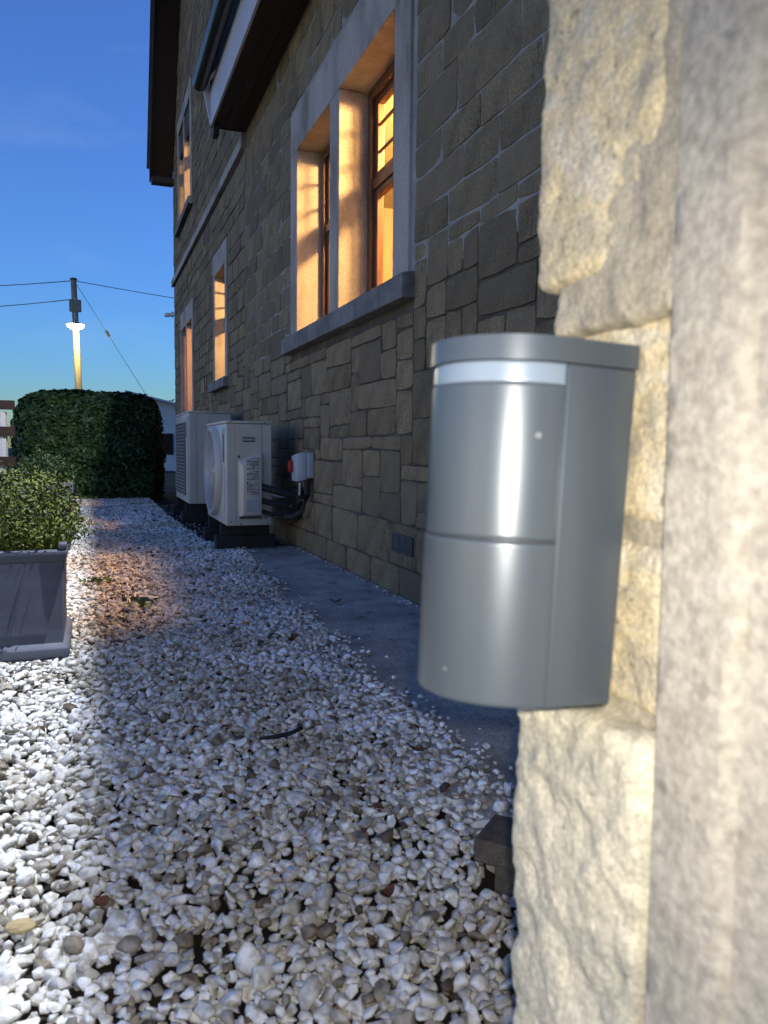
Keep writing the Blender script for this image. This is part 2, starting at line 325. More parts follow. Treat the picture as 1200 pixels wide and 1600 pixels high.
def strip(ya, yb, smul, n_try):
    for _ in range(n_try):
        y = random.uniform(ya, yb); x = random.uniform(max(-1.9, -.12*y-.75), .0)
        x = random.uniform(max(-1.9, -.12*y-.75), 1.12)
        if x > gravel_edge(y)+random.uniform(-.012, .012) or on_block(x, y): continue
        a = .0268*smul*min(1.7, max(.55, random.lognormvariate(0, .28))); r = a*.47
        ci, cj = int(math.floor(x/CS)), int(math.floor(y/CS)); ok = True
        for u in (-1, 0, 1):
            for v in (-1, 0, 1):
                for (X, Y, Rr) in cells.get((ci+u, cj+v), ()):
                    if (X-x)**2+(Y-y)**2 < (.75*(r+Rr))**2: ok = False; break
                if not ok: break
            if not ok: break
        if not ok: continue
        cells.setdefault((ci, cj), []).append((x, y, r))
        big = noise.noise((x*3, y*3, 7))
        put2(x, y, -.002+.010*big+random.uniform(-.004, .006), a, .38)
        put2(x+random.uniform(-.5, .5)*.03, y+random.uniform(-.5, .5)*.03, -.0155+.010*big, a, .5)
strip(.35, 2.2, 1.03, 95000); strip(2.2, 4.5, 1.05, 85000); strip(4.5, 7.5, 1.08, 85000); strip(7.5, 12.7, 1.22, 95000)
for _ in range(600):   # strays beyond the edge
    yy = random.uniform(.9, 11); xx = gravel_edge(yy)+abs(random.gauss(0, .035 if yy < 6 else .25))
    if xx < W-.03: put(xx, yy, .006 if yy < 5.9 else -.022, .016, .2)
for _ in range(160):
    yy = random.uniform(2, 5.9); put(W-.02-abs(random.gauss(0, .02)), yy, .004, .011, .2)
me = bpy.data.meshes.new('gravel'); me.vertices.add(len(P)); me.vertices.foreach_set('co', np.array(P, dtype=np.float32).ravel())
for nm, data in (('rot', Ro), ('scl', S)):
    a = me.attributes.new(nm, 'FLOAT_VECTOR', 'POINT'); a.data.foreach_set('vector', np.array(data, dtype=np.float32).ravel())
a = me.attributes.new('idx', 'INT', 'POINT'); a.data.foreach_set('value', np.array(I, dtype=np.int32))
gravel = bpy.data.objects.new('gravel', me); C.objects.link(gravel); tag(gravel, 'bed of crushed white marble chippings beside the house', 'gravel', kind='stuff')
ng = bpy.data.node_groups.new('scatter', 'GeometryNodeTree')
ng.interface.new_socket('Geometry', in_out='INPUT', socket_type='NodeSocketGeometry'); ng.interface.new_socket('Geometry', in_out='OUTPUT', socket_type='NodeSocketGeometry')
gi = ng.nodes.new('NodeGroupInput'); go = ng.nodes.new('NodeGroupOutput')
ci = ng.nodes.new('GeometryNodeCollectionInfo'); ci.inputs['Collection'].default_value = cc; ci.inputs['Separate Children'].default_value = True; ci.inputs['Reset Children'].default_value = True
ip = ng.nodes.new('GeometryNodeInstanceOnPoints'); ip.inputs['Pick Instance'].default_value = True
def na(nm, ty):
    n = ng.nodes.new('GeometryNodeInputNamedAttribute'); n.data_type = ty; n.inputs[0].default_value = nm; return n.outputs[0]
ng.links.new(gi.outputs[0], ip.inputs['Points']); ng.links.new(ci.outputs[0], ip.inputs['Instance'])
ng.links.new(na('idx', 'INT'), ip.inputs['Instance Index']); ng.links.new(na('rot', 'FLOAT_VECTOR'), ip.inputs['Rotation']); ng.links.new(na('scl', 'FLOAT_VECTOR'), ip.inputs['Scale'])
ng.links.new(ip.outputs[0], go.inputs[0])
md = gravel.modifiers.new('scatter', 'NODES'); md.node_group = ng
print('GRAVEL', len(P))

# ------------------------------------------------------------------ house
house = empty('stone_house', (W, 8, 0), 'long grey rubble stone house with lit windows and dark overhanging eaves', 'house')
def hp(o):   # parent to the house keeping world coordinates
    o.parent = house; o.matrix_parent_inverse = Matrix.Translation((-W, -8, 0)); return o
# surround outer rectangles (y0, y1, z0, z1)
wins = [dict(o=(3.81, 5.80, 1.62, 2.95), s=(3.60, 6.00, 1.48, 3.25), mull=(4.75, 4.95)),
        dict(o=(9.18, 9.96, 1.58, 2.86), s=(9.04, 10.10, 1.45, 3.12), mull=None),
        dict(o=(12.34, 13.80, .55, 2.72), s=(12.19, 13.95, .42, 3.0), mull=(13.0, 13.12)),
        dict(o=(12.36, 13.98, 4.50, 5.98), s=(12.24, 14.12, 4.37, 6.2), mull=(13.10, 13.22))]
vent = (3.49, 3.79, .225, .322)
STRING = (3.70, 3.84)
Y0, Y1 = .55, 15.12
def rake(y): return 5.62+(15.12-y)*1.53       # top of the gable wall
def blocked(ya, yb, za, zb):
    for w in wins:
        s = w['s']
        if ya < s[1]-.001 and yb > s[0]+.001 and za < s[3]-.001 and zb > s[2]+.001: return True
    if ya < vent[1] and yb > vent[0] and za < vent[3]+.02 and zb > vent[2]-.02: return True
    if zb > STRING[0]-.005 and za < STRING[1]+.005 and yb > 7.9: return True
    if zb > 3.83 and ya < 7.93 and za < 4.9: return True
    if zb > rake(yb): return True
    return False
# packing of squared rubble
U = .075; NY = int((Y1-Y0)/U); NZ = int(8.7/U)
occ = np.zeros((NY, NZ), bool)
for i in range(NY):
    for j in range(NZ):
        if blocked(Y0+i*U, Y0+(i+1)*U, j*U, (j+1)*U): occ[i, j] = True
rng = random.Random(3); stones = []
rows = {0: 2, 2: 3}; course = {}
for j in range(NZ):
    i = 0
    while i < NY:
        if occ[i, j]: i += 1; continue
        if j in (0, 2): h = rows[j]; w = rng.choice([5, 6, 6, 7])
        elif j == 1: h = 1; w = 4
        elif j >= 21:
            if j not in course: course[j] = rng.choice([2, 2, 3, 2, 3])
            h = course[j]; w = rng.choice([4, 5, 6, 4, 7, 5, 3])
            for q in range(1, h): course.setdefault(j+q, h-q)
        else: w, h = rng.choice([(4, 2), (6, 3), (7, 3), (5, 2), (3, 2), (7, 2), (4, 3), (8, 3), (3, 1), (6, 1), (5, 3), (8, 2), (3, 3), (6, 2), (2, 2)])
        ww = 0
        while ww < w and i+ww < NY and not occ[i+ww, j]: ww += 1
        if i+ww < NY and not occ[i+ww, j] and (i+ww+1 >= NY or occ[i+ww+1, j]): ww += 1
        hh = 1
        while hh < h and j+hh < NZ and not occ[i:i+ww, j+hh].any(): hh += 1
        occ[i:i+ww, j:j+hh] = True
        stones.append((Y0+i*U, Y0+(i+ww)*U, j*U, (j+hh)*U)); i += ww
def stone_mesh(s, near):
    ya, yb, za, zb = s; j = rng.uniform(.003, .007)
    # clip the blocks against openings so that they butt to the surrounds
    ya += j; yb -= j; za += rng.uniform(.003, .007); zb -= rng.uniform(.003, .007)
    nu, nv = (max(3, min(6, round((yb-ya)/.07))), max(2, min(4, round((zb-za)/.06)))) if near else (2, 2)
    sd = rng.uniform(0, 99); vs, fs = [], []; bul = rng.uniform(.007, .016) if near else rng.uniform(.004, .010)
    tilt = rng.uniform(-.006, .006)
    skew = [rng.uniform(-.007, .007) for _ in range(4)]
    for b_ in range(nv+1):
        for a_ in range(nu+1):
            u, v = a_/nu, b_/nv
            e = min(1, min(u, 1-u)*nu*.9)*min(1, min(v, 1-v)*nv*.9)
            edge = (a_ in (0, nu)) or (b_ in (0, nv))
            y = ya+(yb-ya)*u; z = za+(zb-za)*v
            y += skew[0]*(1-u)*(v-.5)*2+skew[1]*u*(v-.5)*2; z += skew[2]*(u-.5)*2*(1-v)+skew[3]*(u-.5)*2*v
            if edge:
                cx = .005 if (a_ in (0, nu) and b_ in (0, nv)) else 0
                y += (ya+yb)/2 > y and cx or -cx; z += (za+zb)/2 > z and cx or -cx
                y += .006*noise.noise((y*14, z*14, sd)); z += .006*noise.noise((y*14, z*14, sd+9))
            x = W-.002-bul*(.45 if edge else 1)-(.007 if near else .004)*noise.noise((y*9, z*9, sd))*(1 if not edge else .4)+tilt*(u-.5)
            vs.append((x, y, z))
    n = nu+1
    for b_ in range(nv):
        for a_ in range(nu): k = b_*n+a_; fs.append((k, k+n, k+n+1, k+1))
    ring = [a_ for a_ in range(nu+1)]+[b_*n+nu for b_ in range(1, nv+1)]+[nv*n+a_ for a_ in range(nu-1, -1, -1)]+[b_*n for b_ in range(nv-1, 0, -1)]
    k0 = len(vs); m_ = len(ring)
    cy, cz = (ya+yb)/2, (za+zb)/2
    for r_ in ring: x, y, z = vs[r_]; vs.append((W+.022, y+(y-cy)*.01, z))
    fs += [(ring[i], ring[(i+1) % m_], k0+(i+1) % m_, k0+i) for i in range(m_)]
    return vs, fs
def showing(s):
    c = project((W, (s[0]+s[1])/2, (s[2]+s[3])/2))
    if c is None or not (240 < c[0] < 880 and -60 < c[1] < 1200): return 0
    if c[0] > 690 and c[1] > 545: return .0
    a = project((W, s[0], s[2])); b = project((W, s[1], s[3]))
    if a is None or b is None: return 0
    return abs((a[0]-b[0])*(a[1]-b[1])) if False else abs(a[0]-b[0])*F_PX*(s[3]-s[2])/c[2]
order = sorted(range(len(stones)), key=lambda k: -showing(stones[k])); top = set(order[:290])
far = MB()
for k, s in enumerate(stones):
    vs, fs = stone_mesh(s, k in top or showing(s) > 60)
    if k in top:
        cy, cz = (s[0]+s[1])/2, (s[2]+s[3])/2
        o = MB().add([(x-W, y-cy, z-cz) for x, y, z in vs], fs).build('stone', M['stone'], smooth=True)
        hp(o); o.location = (W, cy, cz); 
    else: far.add(vs, fs)
print('STONES', len(stones))
# material coordinate offset for the individual stones comes from their own location (object space)
me = bpy.data.meshes.new('rubble_stones'); me.from_pydata(far.v, [], far.f); me.materials.append(M['stonef'])
me.polygons.foreach_set('use_smooth', [True]*len(me.polygons)); me.set_sharp_from_angle(angle=R(50))
o = bpy.data.objects.new('rubble_stones', me); C.objects.link(o); hp(o); tag(o, kind='stuff')

hole = [(w['o'][0]-.03, w['o'][1]+.03, w['o'][2]-.03, w['o'][3]+.03) for w in wins]
def wall_sheet(name, x, m, ylo, yhi, zlo, zhi, thick=.17, gable=False):
    ys = sorted({ylo, yhi, *[v for w in hole for v in w[:2] if ylo < v < yhi], *([vent[0]+.02, vent[1]-.02] if ylo < vent[0] else [])})
    zs = sorted({zlo, zhi, *[v for w in hole for v in w[2:] if zlo < v < zhi]})
    solid = {}
    for a in range(len(ys)-1):
        for b_ in range(len(zs)-1):
            cy, cz = (ys[a]+ys[a+1])/2, (zs[b_]+zs[b_+1])/2
            solid[a, b_] = not any(w[0] < cy < w[1] and w[2] < cz < w[3] for w in hole)
    m_ = MB()
    for (a, b_), s in solid.items():
        if not s: continue
        y0, y1, z0, z1 = ys[a], ys[a+1], zs[b_], zs[b_+1]; x1 = x+thick
        m_.add([(x, y0, z0), (x, y1, z0), (x, y1, z1), (x, y0, z1)], [(0, 3, 2, 1)])
        m_.add([(x1, y0, z0), (x1, y1, z0), (x1, y1, z1), (x1, y0, z1)], [(0, 1, 2, 3)])
        for da, db, q in ((-1, 0, [(y0, z0), (y0, z1)]), (1, 0, [(y1, z0), (y1, z1)]), (0, -1, [(y0, z0), (y1, z0)]), (0, 1, [(y0, z1), (y1, z1)])):
            if not solid.get((a+da, b_+db), False):
                (p, r_), (p2, q2) = q; m_.add([(x, p, r_), (x, p2, q2), (x1, p2, q2), (x1, p, r_)], [(0, 1, 2, 3)])
    o = m_.build(name, m); hp(o); return o
LOWZ = 1.55
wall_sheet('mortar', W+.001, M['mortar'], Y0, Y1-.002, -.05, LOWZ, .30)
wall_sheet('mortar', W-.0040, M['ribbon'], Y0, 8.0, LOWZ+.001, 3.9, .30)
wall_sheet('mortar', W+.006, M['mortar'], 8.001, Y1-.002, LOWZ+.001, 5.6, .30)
# raking gable wall and upper wall behind the pent roof
o = MB().prism([(Y1-.002, 5.601), (Y1-6.2, 5.601+6.2*1.53-.02), (Y1-12.4, 5.601), ], 'x', W+.006, W+.30).build('gable_wall', M['mortar']); hp(o)
# far end wall and back of the house
o = bx('end_wall', (W+.31, Y1-.3, -.05), (9.0, Y1-.003, 5.6), M['mortar'], bevel=0); hp(o)
o = MB().box((8.9, -.5, -.05), (9.2, Y1-.31, 5.6)).build('back_wall', M['mortar']); hp(o)
# corner quoin returns (thickness of the stones at the far corner)
# string course
segs = []
yy = 7.915
while yy < Y1+.03:
    L_ = min(rng.uniform(1.1, 1.5), Y1+.035-yy); segs.append((yy, yy+L_-.004)); yy += L_
for a, b_ in segs:
    o = MB().prism([(W+.02, STRING[0]-.0), (W-.05, STRING[0]+.0), (W-.05, STRING[1]-.03), (W-.028, STRING[1]), (W+.02, STRING[1])], 'y', a, b_).build('string_course', M['dressed'], bevel=.004); hp(o)

def window(w, deep, kind, lite=True):
    (y0, y1, z0, z1), (sy0, sy1, sz0, sz1) = w['o'], w['s']
    win = empty('window', (W, (y0+y1)/2, z0)); hp(win)
    def add(o): o.parent = win; o.matrix_parent_inverse = win.matrix_world.inverted() if False else Matrix.Translation((-W, -(y0+y1)/2, -z0)); return o
    xf, xb = W-.022, W+.185          # face proud of the wall, back of the reveal
    add(bx('lintel', (xf, sy0, z1), (xb, sy1, sz1), M['dressed'], bevel=.005))
    zj = z0-.02
    add(bx('jamb', (xf, sy0, zj), (xb, y0, z1-.0025), M['dressed'], bevel=.005)); add(bx('jamb', (xf, y1, zj), (xb, sy1, z1-.0025), M['dressed'], bevel=.005))
    if w['mull']: add(bx('mullion', (xf, w['mull'][0], z0-.01), (xb, w['mull'][1], z1-.0025), M['dressed'], bevel=.006))
    # sloping sill
    s = MB().prism([(W-.075, sz0), (W+.18, sz0), (W+.18, z0+.012), (W-.02, z0-.012), (W-.075, z0-.022)], 'y', sy0-.06, sy1+.1).build('sill', M['sillm'], bevel=.006); add(s)
    lights = [(y0, w['mull'][0]), (w['mull'][1], y1)] if w['mull'] else [(y0, y1)]
    for a, b_ in lights:
        f = MB(); X0, X1 = W+.165, W+.245
        f.box((X0, a, z0), (X1, a+.065, z1)).box((X0, b_-.065, z0), (X1, b_, z1)).box((X0, a+.065, z1-.065), (X1, b_-.065, z1)).box((X0, a+.065, z0), (X1, b_-.065, z0+.07))
        add(f.build('frame', M['wood'], bevel=.004))
        if kind != 'plain':
            zt = z0+.72*(z1-z0-.0)*.78 if kind != 'big' else 2.345
            add(bx('transom', (X0+.012, a+.066, zt), (X1-.005, b_-.066, zt+.06), M['wood'], bevel=.004))
            top_ = (zt+.06, z1-.065); low_ = (z0+.07, zt)
        else: top_ = None; low_ = (z0+.07, z1-.065)
        for rg, bars in ((top_, True), (low_, False)):
            if not rg: continue
            c, d = rg; f = MB(); X2, X3 = W+.19, W+.235; t_ = .05
            f.box((X2, a+.067, c), (X3, a+.067+t_, d)).box((X2, b_-.067-t_, c), (X3, b_-.067, d)).box((X2, a+.067+t_, c), (X3, b_-.067-t_, c+t_*.8)).box((X2, a+.067+t_, d-t_*.8), (X3, b_-.067-t_, d))
            add(f.build('sash', M['wood'], bevel=.005))
            add(bx('pane', (W+.214, a+.10, c+.03), (W+.219, b_-.10, d-.03), M['glass'], bevel=0))
            if bars:
                ya, yb = a+.117, b_-.117
                for q in (1, 2): zz = c+(d-c)*q/3; add(bx('glazing_bar', (W+.200, ya, zz-.009), (W+.213, yb, zz+.009), M['wood'], bevel=.002))
                for q in (1, 2): y_ = ya+(yb-ya)*q/3; add(bx('glazing_bar', (W+.201, y_-.008, c+.03), (W+.212, y_+.008, d-.03), M['wood'], bevel=.002))
    return win
window(wins[0], .2, 'big'); window(wins[1], .2, 'cross'); window(wins[2], .2, 'plain'); window(wins[3], .2, 'cross')
# rooms behind the windows
def room(y0, y1, z0, z1, xd=4.6):
    m_ = MB(); x0 = W+.307
    for a, b_ in (((x0, y0-.1, z0-.1), (xd+.1, y1+.1, z0)), ((x0, y0-.1, z1), (xd+.1, y1+.1, z1+.1)), ((x0, y0-.1, z0), (xd, y0, z1)), ((x0, y1, z0), (xd, y1+.1, z1)), ((xd, y0-.1, z0), (xd+.1, y1+.1, z1))): m_.box(a, b_)
    o = m_.build('interior_wall', M['plaster']); hp(o)
room(2.2, 7.4, .95, 3.12); room(8.0, 10.9, .95, 3.12, 3.6); room(11.2, 14.6, .3, 3.12, 3.6); room(11.2, 14.6, 3.98, 6.4, 3.6)
# sideboard seen through the lower pane
sb = empty('sideboard', (2.6, 6.6, .95), 'pale wooden sideboard standing inside the lit room behind the lower window pane', 'sideboard')
for n_, a, b_ in (('top', (2.3, 6.3, 2.03), (3.9, 7.1, 2.07)), ('carcass', (2.33, 6.33, 1.05), (3.87, 7.1, 2.03)), ('leg', (2.36, 6.36, .95), (2.42, 6.42, 1.05)), ('leg', (3.78, 6.36, .95), (3.84, 6.42, 1.05))):
    o = bx(n_, a, b_, M['wood']); o.parent = sb; o.matrix_parent_inverse = Matrix.Translation((-2.6, -6.6, -.95))
for q in (0, 1):
    o = bx('door', (2.37+q*.76, 6.31, 1.12), (3.08+q*.76, 6.328, 1.98), M['wood']); o.parent = sb; o.matrix_parent_inverse = Matrix.Translation((-2.6, -6.6, -.95))

# pent roof, fascia, gutter and soffit
PE = 7.91
o = MB().prism([(1.02, 4.19), (W-.004, 4.74), (W-.004, 4.80), (.99, 4.25)], 'y', .6, PE+.03).build('pent_roof', M['slate']); hp(o)
o = MB().prism([(1.135, 3.845), (1.158, 3.845), (1.158, 4.22), (1.055, 4.22), (1.055, 4.13)], 'y', .6, PE-.004).build('fascia', M['white'], bevel=.003) if False else bx('fascia', (1.128, .6, 3.835), (1.150, PE-.004, 4.20), M['white'], bevel=.003); hp(o)
o = MB().prism([(1.128, 3.838), (W-.004, 3.838), (W-.004, 4.72), (1.128, 4.26)], 'y', PE, PE+.02).build('end_board', M['darkwood'], bevel=.002); hp(o)
o = MB().prism([(1.06, 4.20), (1.127, 4.22), (1.127, 3.86)], 'y', PE-.02, PE+.018).build('fascia_end', M['white'], bevel=.002); hp(o)
yy = .6
for k in range(3):   # soffit boards run along the eaves
    xa = 1.152+k*.107; o = bx('soffit_board', (xa, .6, 3.842+.001*(k % 2)), (xa+.103, PE-.003, 3.858), M['darkwood'], bevel=.003); hp(o)
o = bx('bracket', (1.145, PE-.10, 3.735), (1.20, PE+.015, 3.832), M['darkwood'], bevel=.004); hp(o)
gx, gz, gr = 1.035, 4.235, .072
m_ = MB(); n = 12; prof = [(gx+gr*math.cos(math.pi+math.pi*k/n), gz+gr*math.sin(math.pi+math.pi*k/n)) for k in range(n+1)]
prof2 = [(gx+(gr-.004)*math.cos(2*math.pi-math.pi*k/n), gz+(gr-.004)*math.sin(2*math.pi-math.pi*k/n)) for k in range(n+1)]
m_.prism(prof+prof2, 'y', .6, PE+.03)
gut = m_.build('gutter', M['gutter'], smooth=True); hp(gut)
def under(o, parent): o.parent = parent; o.matrix_parent_inverse = Matrix.Translation((-W, -8, 0)); return o
o = MB().prism(prof, 'y', PE+.031, PE+.037).build('end_cap', M['gutter']); under(o, gut)
for y_ in (1.2, 2.6, 4.0, 5.4, 6.75, 7.6):
    pr = [(gx+(gr+.005)*math.cos(math.pi*.93+math.pi*1.1*k/n), gz+(gr+.005)*math.sin(math.pi*.93+math.pi*1.1*k/n)) for k in range(n+1)]
    pr2 = [(gx+(gr+.001)*math.cos(math.pi*2.03-math.pi*1.1*k/n), gz+(gr+.001)*math.sin(math.pi*2.03-math.pi*1.1*k/n)) for k in range(n+1)]
    o = MB().prism(pr+pr2, 'y', y_, y_+.035).build('gutter_bracket', M['gutter']); under(o, gut)
# verge of the tall gable: overhanging soffit, barge board, slates on top
def rk(y, dz=0): return (y, rake(y)+dz)
ya, yb = Y1+.02, 8.9
for name_, xa, xb, d0, d1, m__ in (('verge_soffit', 1.095, W-.003, .012, .035, 'darkwood'), ('barge_board', 1.065, 1.093, -.06, .17, 'darkwood'), ('verge_slates', 1.02, 9.0, .175, .215, 'slate')):
    s_ = MB().prism([rk(ya, d0), rk(yb, d0), rk(yb, d1), rk(ya, d1)], 'x', xa, xb).build(name_, M[m__], bevel=.003 if name_ == 'barge_board' else 0); hp(s_)
o = bx('verge_foot', (1.098, Y1-.16, 5.50), (W-.003, Y1+.06, 5.60), M['darkwood'], bevel=.004); hp(o)
o = MB().prism([rk(yb, .175), (4.4-.0, rake(yb)-6), (4.4, rake(yb)-6.04), rk(yb, .135)], 'x', 1.6, 9.0).build('roof_slope', M['slate']); hp(o)

# floodlight above the pent roof (fixture of the beam that lights the left of the gravel)
fl = empty('floodlight', (1.36, 2.6, 6.0), 'black wall floodlight above the pent roof, out of frame', 'floodlight')
o = bx('housing', (-.03, -.17, .02), (.10, .17, .07), M['gutter'], fl); o = bx('bracket', (.10, -.03, .02), (.13, .03, .10), M['gutter'], fl)

# ------------------------------------------------------------------ security light at the far corner
sl = empty('security_camera', (W-.02, Y1-.06, 3.19), 'small pale bullet shaped camera on the far corner of the house', 'camera')
MB().tube([(.0, 0, 0), (-.05, 0, .0)], .05, 12).build('mount', M['white'], sl, smooth=True)
MB().tube([(-.045, 0, .0), (-.075, 0, -.005), (-.10, 0, -.01), (-.16, 0, -.022), (-.165, 0, -.022)], [.02, .035, .042, .034, .02], 14).build('housing', M['greybox'], sl, smooth=True)

# air vent
o = bx('vent_surround', (W-.010, vent[0]-.008, .157), (W+.03, vent[1]+.050, .368), M['stone'], bevel=.008); hp(o)
vn = empty('air_vent', (W-.011, (vent[0]+vent[1])/2, vent[2]), 'dark grey louvred air brick low in the house wall above the path', 'vent')
v0, v1 = -.14, .14; hgt = vent[3]-vent[2]
MB().box((-.012, v0, 0), (.02, v0+.012, hgt)).box((-.012, v1-.012, 0), (.02, v1, hgt)).box((-.012, v0+.012, 0), (.02, v1-.012, .012)).box((-.012, v0+.012, hgt-.012), (.02, v1-.012, hgt)).build('frame', M['vent'], vn, bevel=.002)
MB().box((-.002, v0+.012, .012), (.0005, v1-.012, hgt-.012)).build('backing', M['rubber'], vn)
for k in range(6):
    z_ = .018+k*.0125; MB().add([(-.010, v0+.012, z_-.004), (-.003, v0+.012, z_+.006), (-.003, v1-.012, z_+.006), (-.010, v1-.012, z_-.004), (-.010, v0+.012, z_-.0015), (-.003, v0+.012, z_+.0085), (-.003, v1-.012, z_+.0085), (-.010, v1-.012, z_-.0015)], [(0, 1, 2, 3), (7, 6, 5, 4), (0, 4, 5, 1), (3, 2, 6, 7), (0, 3, 7, 4)]).build('louvre', M['vent'], vn)
for y_ in (-.047, .047): bx('divider', (-.0115, y_-.004, .012), (-.0025, y_+.004, hgt-.012), M['vent'], vn, bevel=0)

# ------------------------------------------------------------------ heat pumps
def heat_pump(loc, sx, sy, sz, label, panel):
    """origin: front near corner foot; x = depth to the wall, y = length away from the camera"""
    t = empty('heat_pump', loc, label, 'heat pump', 'outdoor heat pump units beside the house wall')
    z0 = .185
    bx('casing', (0, 0, z0), (sx, sy, z0+sz-.022), M['ac'], t, bevel=.006, smooth=True)
    bx('lid', (-.006, -.006, z0+sz-.020), (sx+.006, sy+.006, z0+sz), M['ac'], t, bevel=.007, smooth=True)
    for y_ in (.16, sy-.2):
        f = bx('foot', (-.02, y_, .10), (sx+.02, y_+.05, z0-.002), M['rubber'], t)
        bx('rubber_block', (-.06, y_-.02, -.03), (sx+.06, y_+.07, .098), M['rubber'], t, bevel=.008)
    # fan side faces -X
    if panel:
        yc, zc, r = sy*.56, z0+sz*.50, min(sz*.44, sy*.40)
        m_ = MB(); n = 40
        prof = [(-.002, r*1.04), (-.030, r*1.02), (-.046, r*.985), (-.046, r*.95), (-.02, r*.93), (-.004, r*.92)]
        vs = [(x, yc+q*math.cos(2*math.pi*k/n), zc+q*math.sin(2*math.pi*k/n)) for x, q in prof for k in range(n)]
        m_.add(vs, [(i*n+k, i*n+(k+1) % n, (i+1)*n+(k+1) % n, (i+1)*n+k) for i in range(len(prof)-1) for k in range(n)])
        fan = m_.build('fan_ring', M['ac'], t, smooth=True)
        MB().tube([(-.003, yc, zc), (-.0045, yc, zc)], r*.93, 40).build('fan_recess', M['acdark'], t)
        g_ = MB()
        for q in np.linspace(.12, .92, 13): 
            pts = [(-.036, yc+r*q*math.cos(a_), zc+r*q*math.sin(a_)) for a_ in np.linspace(0, 2*math.pi, 33)]
            g_.tube(pts, .0022, 4, False)
        for a_ in np.linspace(0, 2*math.pi, 17)[:-1]: g_.tube([(-.036, yc+r*.1*math.cos(a_), zc+r*.1*math.sin(a_)), (-.036, yc+r*.95*math.cos(a_), zc+r*.95*math.sin(a_))], .003, 4)
        g_.build('fan_grille', M['ac'], fan); 
        MB().tube([(-.030, yc, zc), (-.043, yc, zc)], r*.13, 20).build('hub', M['ac'], fan)
        for k in range(3):
            a_ = k*2.094; b_ = MB(); 
            pts = [(-.02+.012*s2, yc+r*q*math.cos(a_+dd), zc+r*q*math.sin(a_+dd)) for q, dd, s2 in ((.13, -.25, -1), (.85, -.45, -1), (.85, .35, 1), (.13, .25, 1))]
            b_.add(pts+[(x-.003, y, z) for x, y, z in pts], [(0, 1, 2, 3), (7, 6, 5, 4), (0, 4, 5, 1), (1, 5, 6, 2), (2, 6, 7, 3), (3, 7, 4, 0)]).build('blade', M['acdark'], fan)
        # dark handle recess and vertical data strip on the fan side
        bx('handle', (-.004, .085, z0+sz*.60), (.0, .165, z0+sz*.93), M['acgrey'], t, bevel=.001)
        MB().prism([(.10, z0+sz*.60), (.15, z0+sz*.66), (.13, z0+sz*.74), (.155, z0+sz*.88), (.10, z0+sz*.86)], 'x', -.0065, -.0042).build('badge', M['acdark'], t)
        bx('sticker', (-.003, .06, z0+sz*.12), (-.0005, .12, z0+sz*.56), M['acgrey'], t, bevel=0)
    else:
        bx('grille_recess', (-.004, .26, z0+.06), (-.0005, sy-.06, z0+sz-.10), M['acdark'], t, bevel=0)
        for k in range(22):
            z_ = z0+.07+k*(sz-.18)/21; bx('grille_bar', (-.018, .26, z_), (-.012, sy-.06, z_+.006), M['ac'], t, bevel=0)
        bx('front_panel', (-.010, .02, z0+.03), (-.0005, .20, z0+sz-.05), M['ac'], t, bevel=.004)
        bx('badge', (-.013, .10, z0+sz*.72), (-.0105, .13, z0+sz*.88), M['acdark'], t, bevel=0)
    # near end faces -Y: vertical folds, service panel with bump-out cover
    if panel:
        bx('service_panel', (.077, -.006, z0+.04), (sx-.072, -.0005, z0+sz-.045), M['ac'], t, bevel=.002)
        bx('corner_post', (.004, -.004, z0+.006), (.068, -.0005, z0+sz-.03), M['ac'], t, bevel=.002)
        bx('rear_strip', (sx-.062, -.005, z0+.30), (sx-.002, -.0005, z0+sz-.03), M['ac'], t, bevel=.002)
        bx('slot', (.115, -.011, z0+sz*.800), (.205, -.0062, z0+sz*.845), M['acdark'], t, bevel=.001)
        bx('louvre', (.118, -.015, z0+sz*.812), (.202, -.0112, z0+sz*.832), M['acgrey'], t, bevel=.001)
        c0, c1, zt, zb = .095, sx-.078, z0+sz*.665, z0+.065
        cover = MB().add([(c0-.01, -.006, zb), (c1, -.006, zb), (c1, -.006, zt+.03), (c0-.01, -.006, zt-.03),
                          (c0+.018, -.050, zb+.012), (c1-.004, -.050, zb+.012), (c1-.004, -.050, zt-.01), (c0+.018, -.050, zt-.075)],
                         [(4, 5, 6, 7), (0, 4, 7, 3), (1, 2, 6, 5), (3, 7, 6, 2), (0, 1, 5, 4)]).build('pipe_cover', M['ac'], t, bevel=.004, smooth=True)
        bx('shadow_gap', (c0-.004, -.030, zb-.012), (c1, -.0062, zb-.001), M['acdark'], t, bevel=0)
        st = bx('sticker', (c0+.040, -.0522, zb+.035), (c1-.022, -.0505, zb+.125), M['acgrey'], t, bevel=0)
        ink = MB(); rr = random.Random(5)
        for k in range(26):
            z_ = zb+.155+k*.0108
            if k in (9, 10, 17): continue
            x_ = c0+.042
            while x_ < c1-.03:
                l_ = rr.uniform(.008, .028)
                if rr.random() < .72: ink.box((x_, -.0512, z_), (min(x_+l_, c1-.022), -.0505, z_+rr.uniform(.0035, .006)))
                x_ += l_+.004
        ink.box((c0+.042, -.0513, zb+.245), (c0+.054, -.0505, zb+.257)); ink.build('printing', M['ink'], t)
        ink2 = MB()
        for k in range(5): ink2.box((sx-.055, -.0012, z0+.05+k*.011), (sx-.055+rr.uniform(.02, .045), -.0002, z0+.055+k*.011))
        ink2.build('printing', M['ink'], t)
        for x_, z_ in ((.03, sz-.01), (sx-.05, sz-.012), (.03, .03), (.10, .012), (sx-.03, .012), (.088, sz*.66)):
            MB().tube([(x_, -.0005, z0+z_), (x_, -.010, z0+z_)], .0055 if z_ < sz*.6 or z_ > sz*.7 else .009, 8).build('screw', M['acdark'], t)
    else:
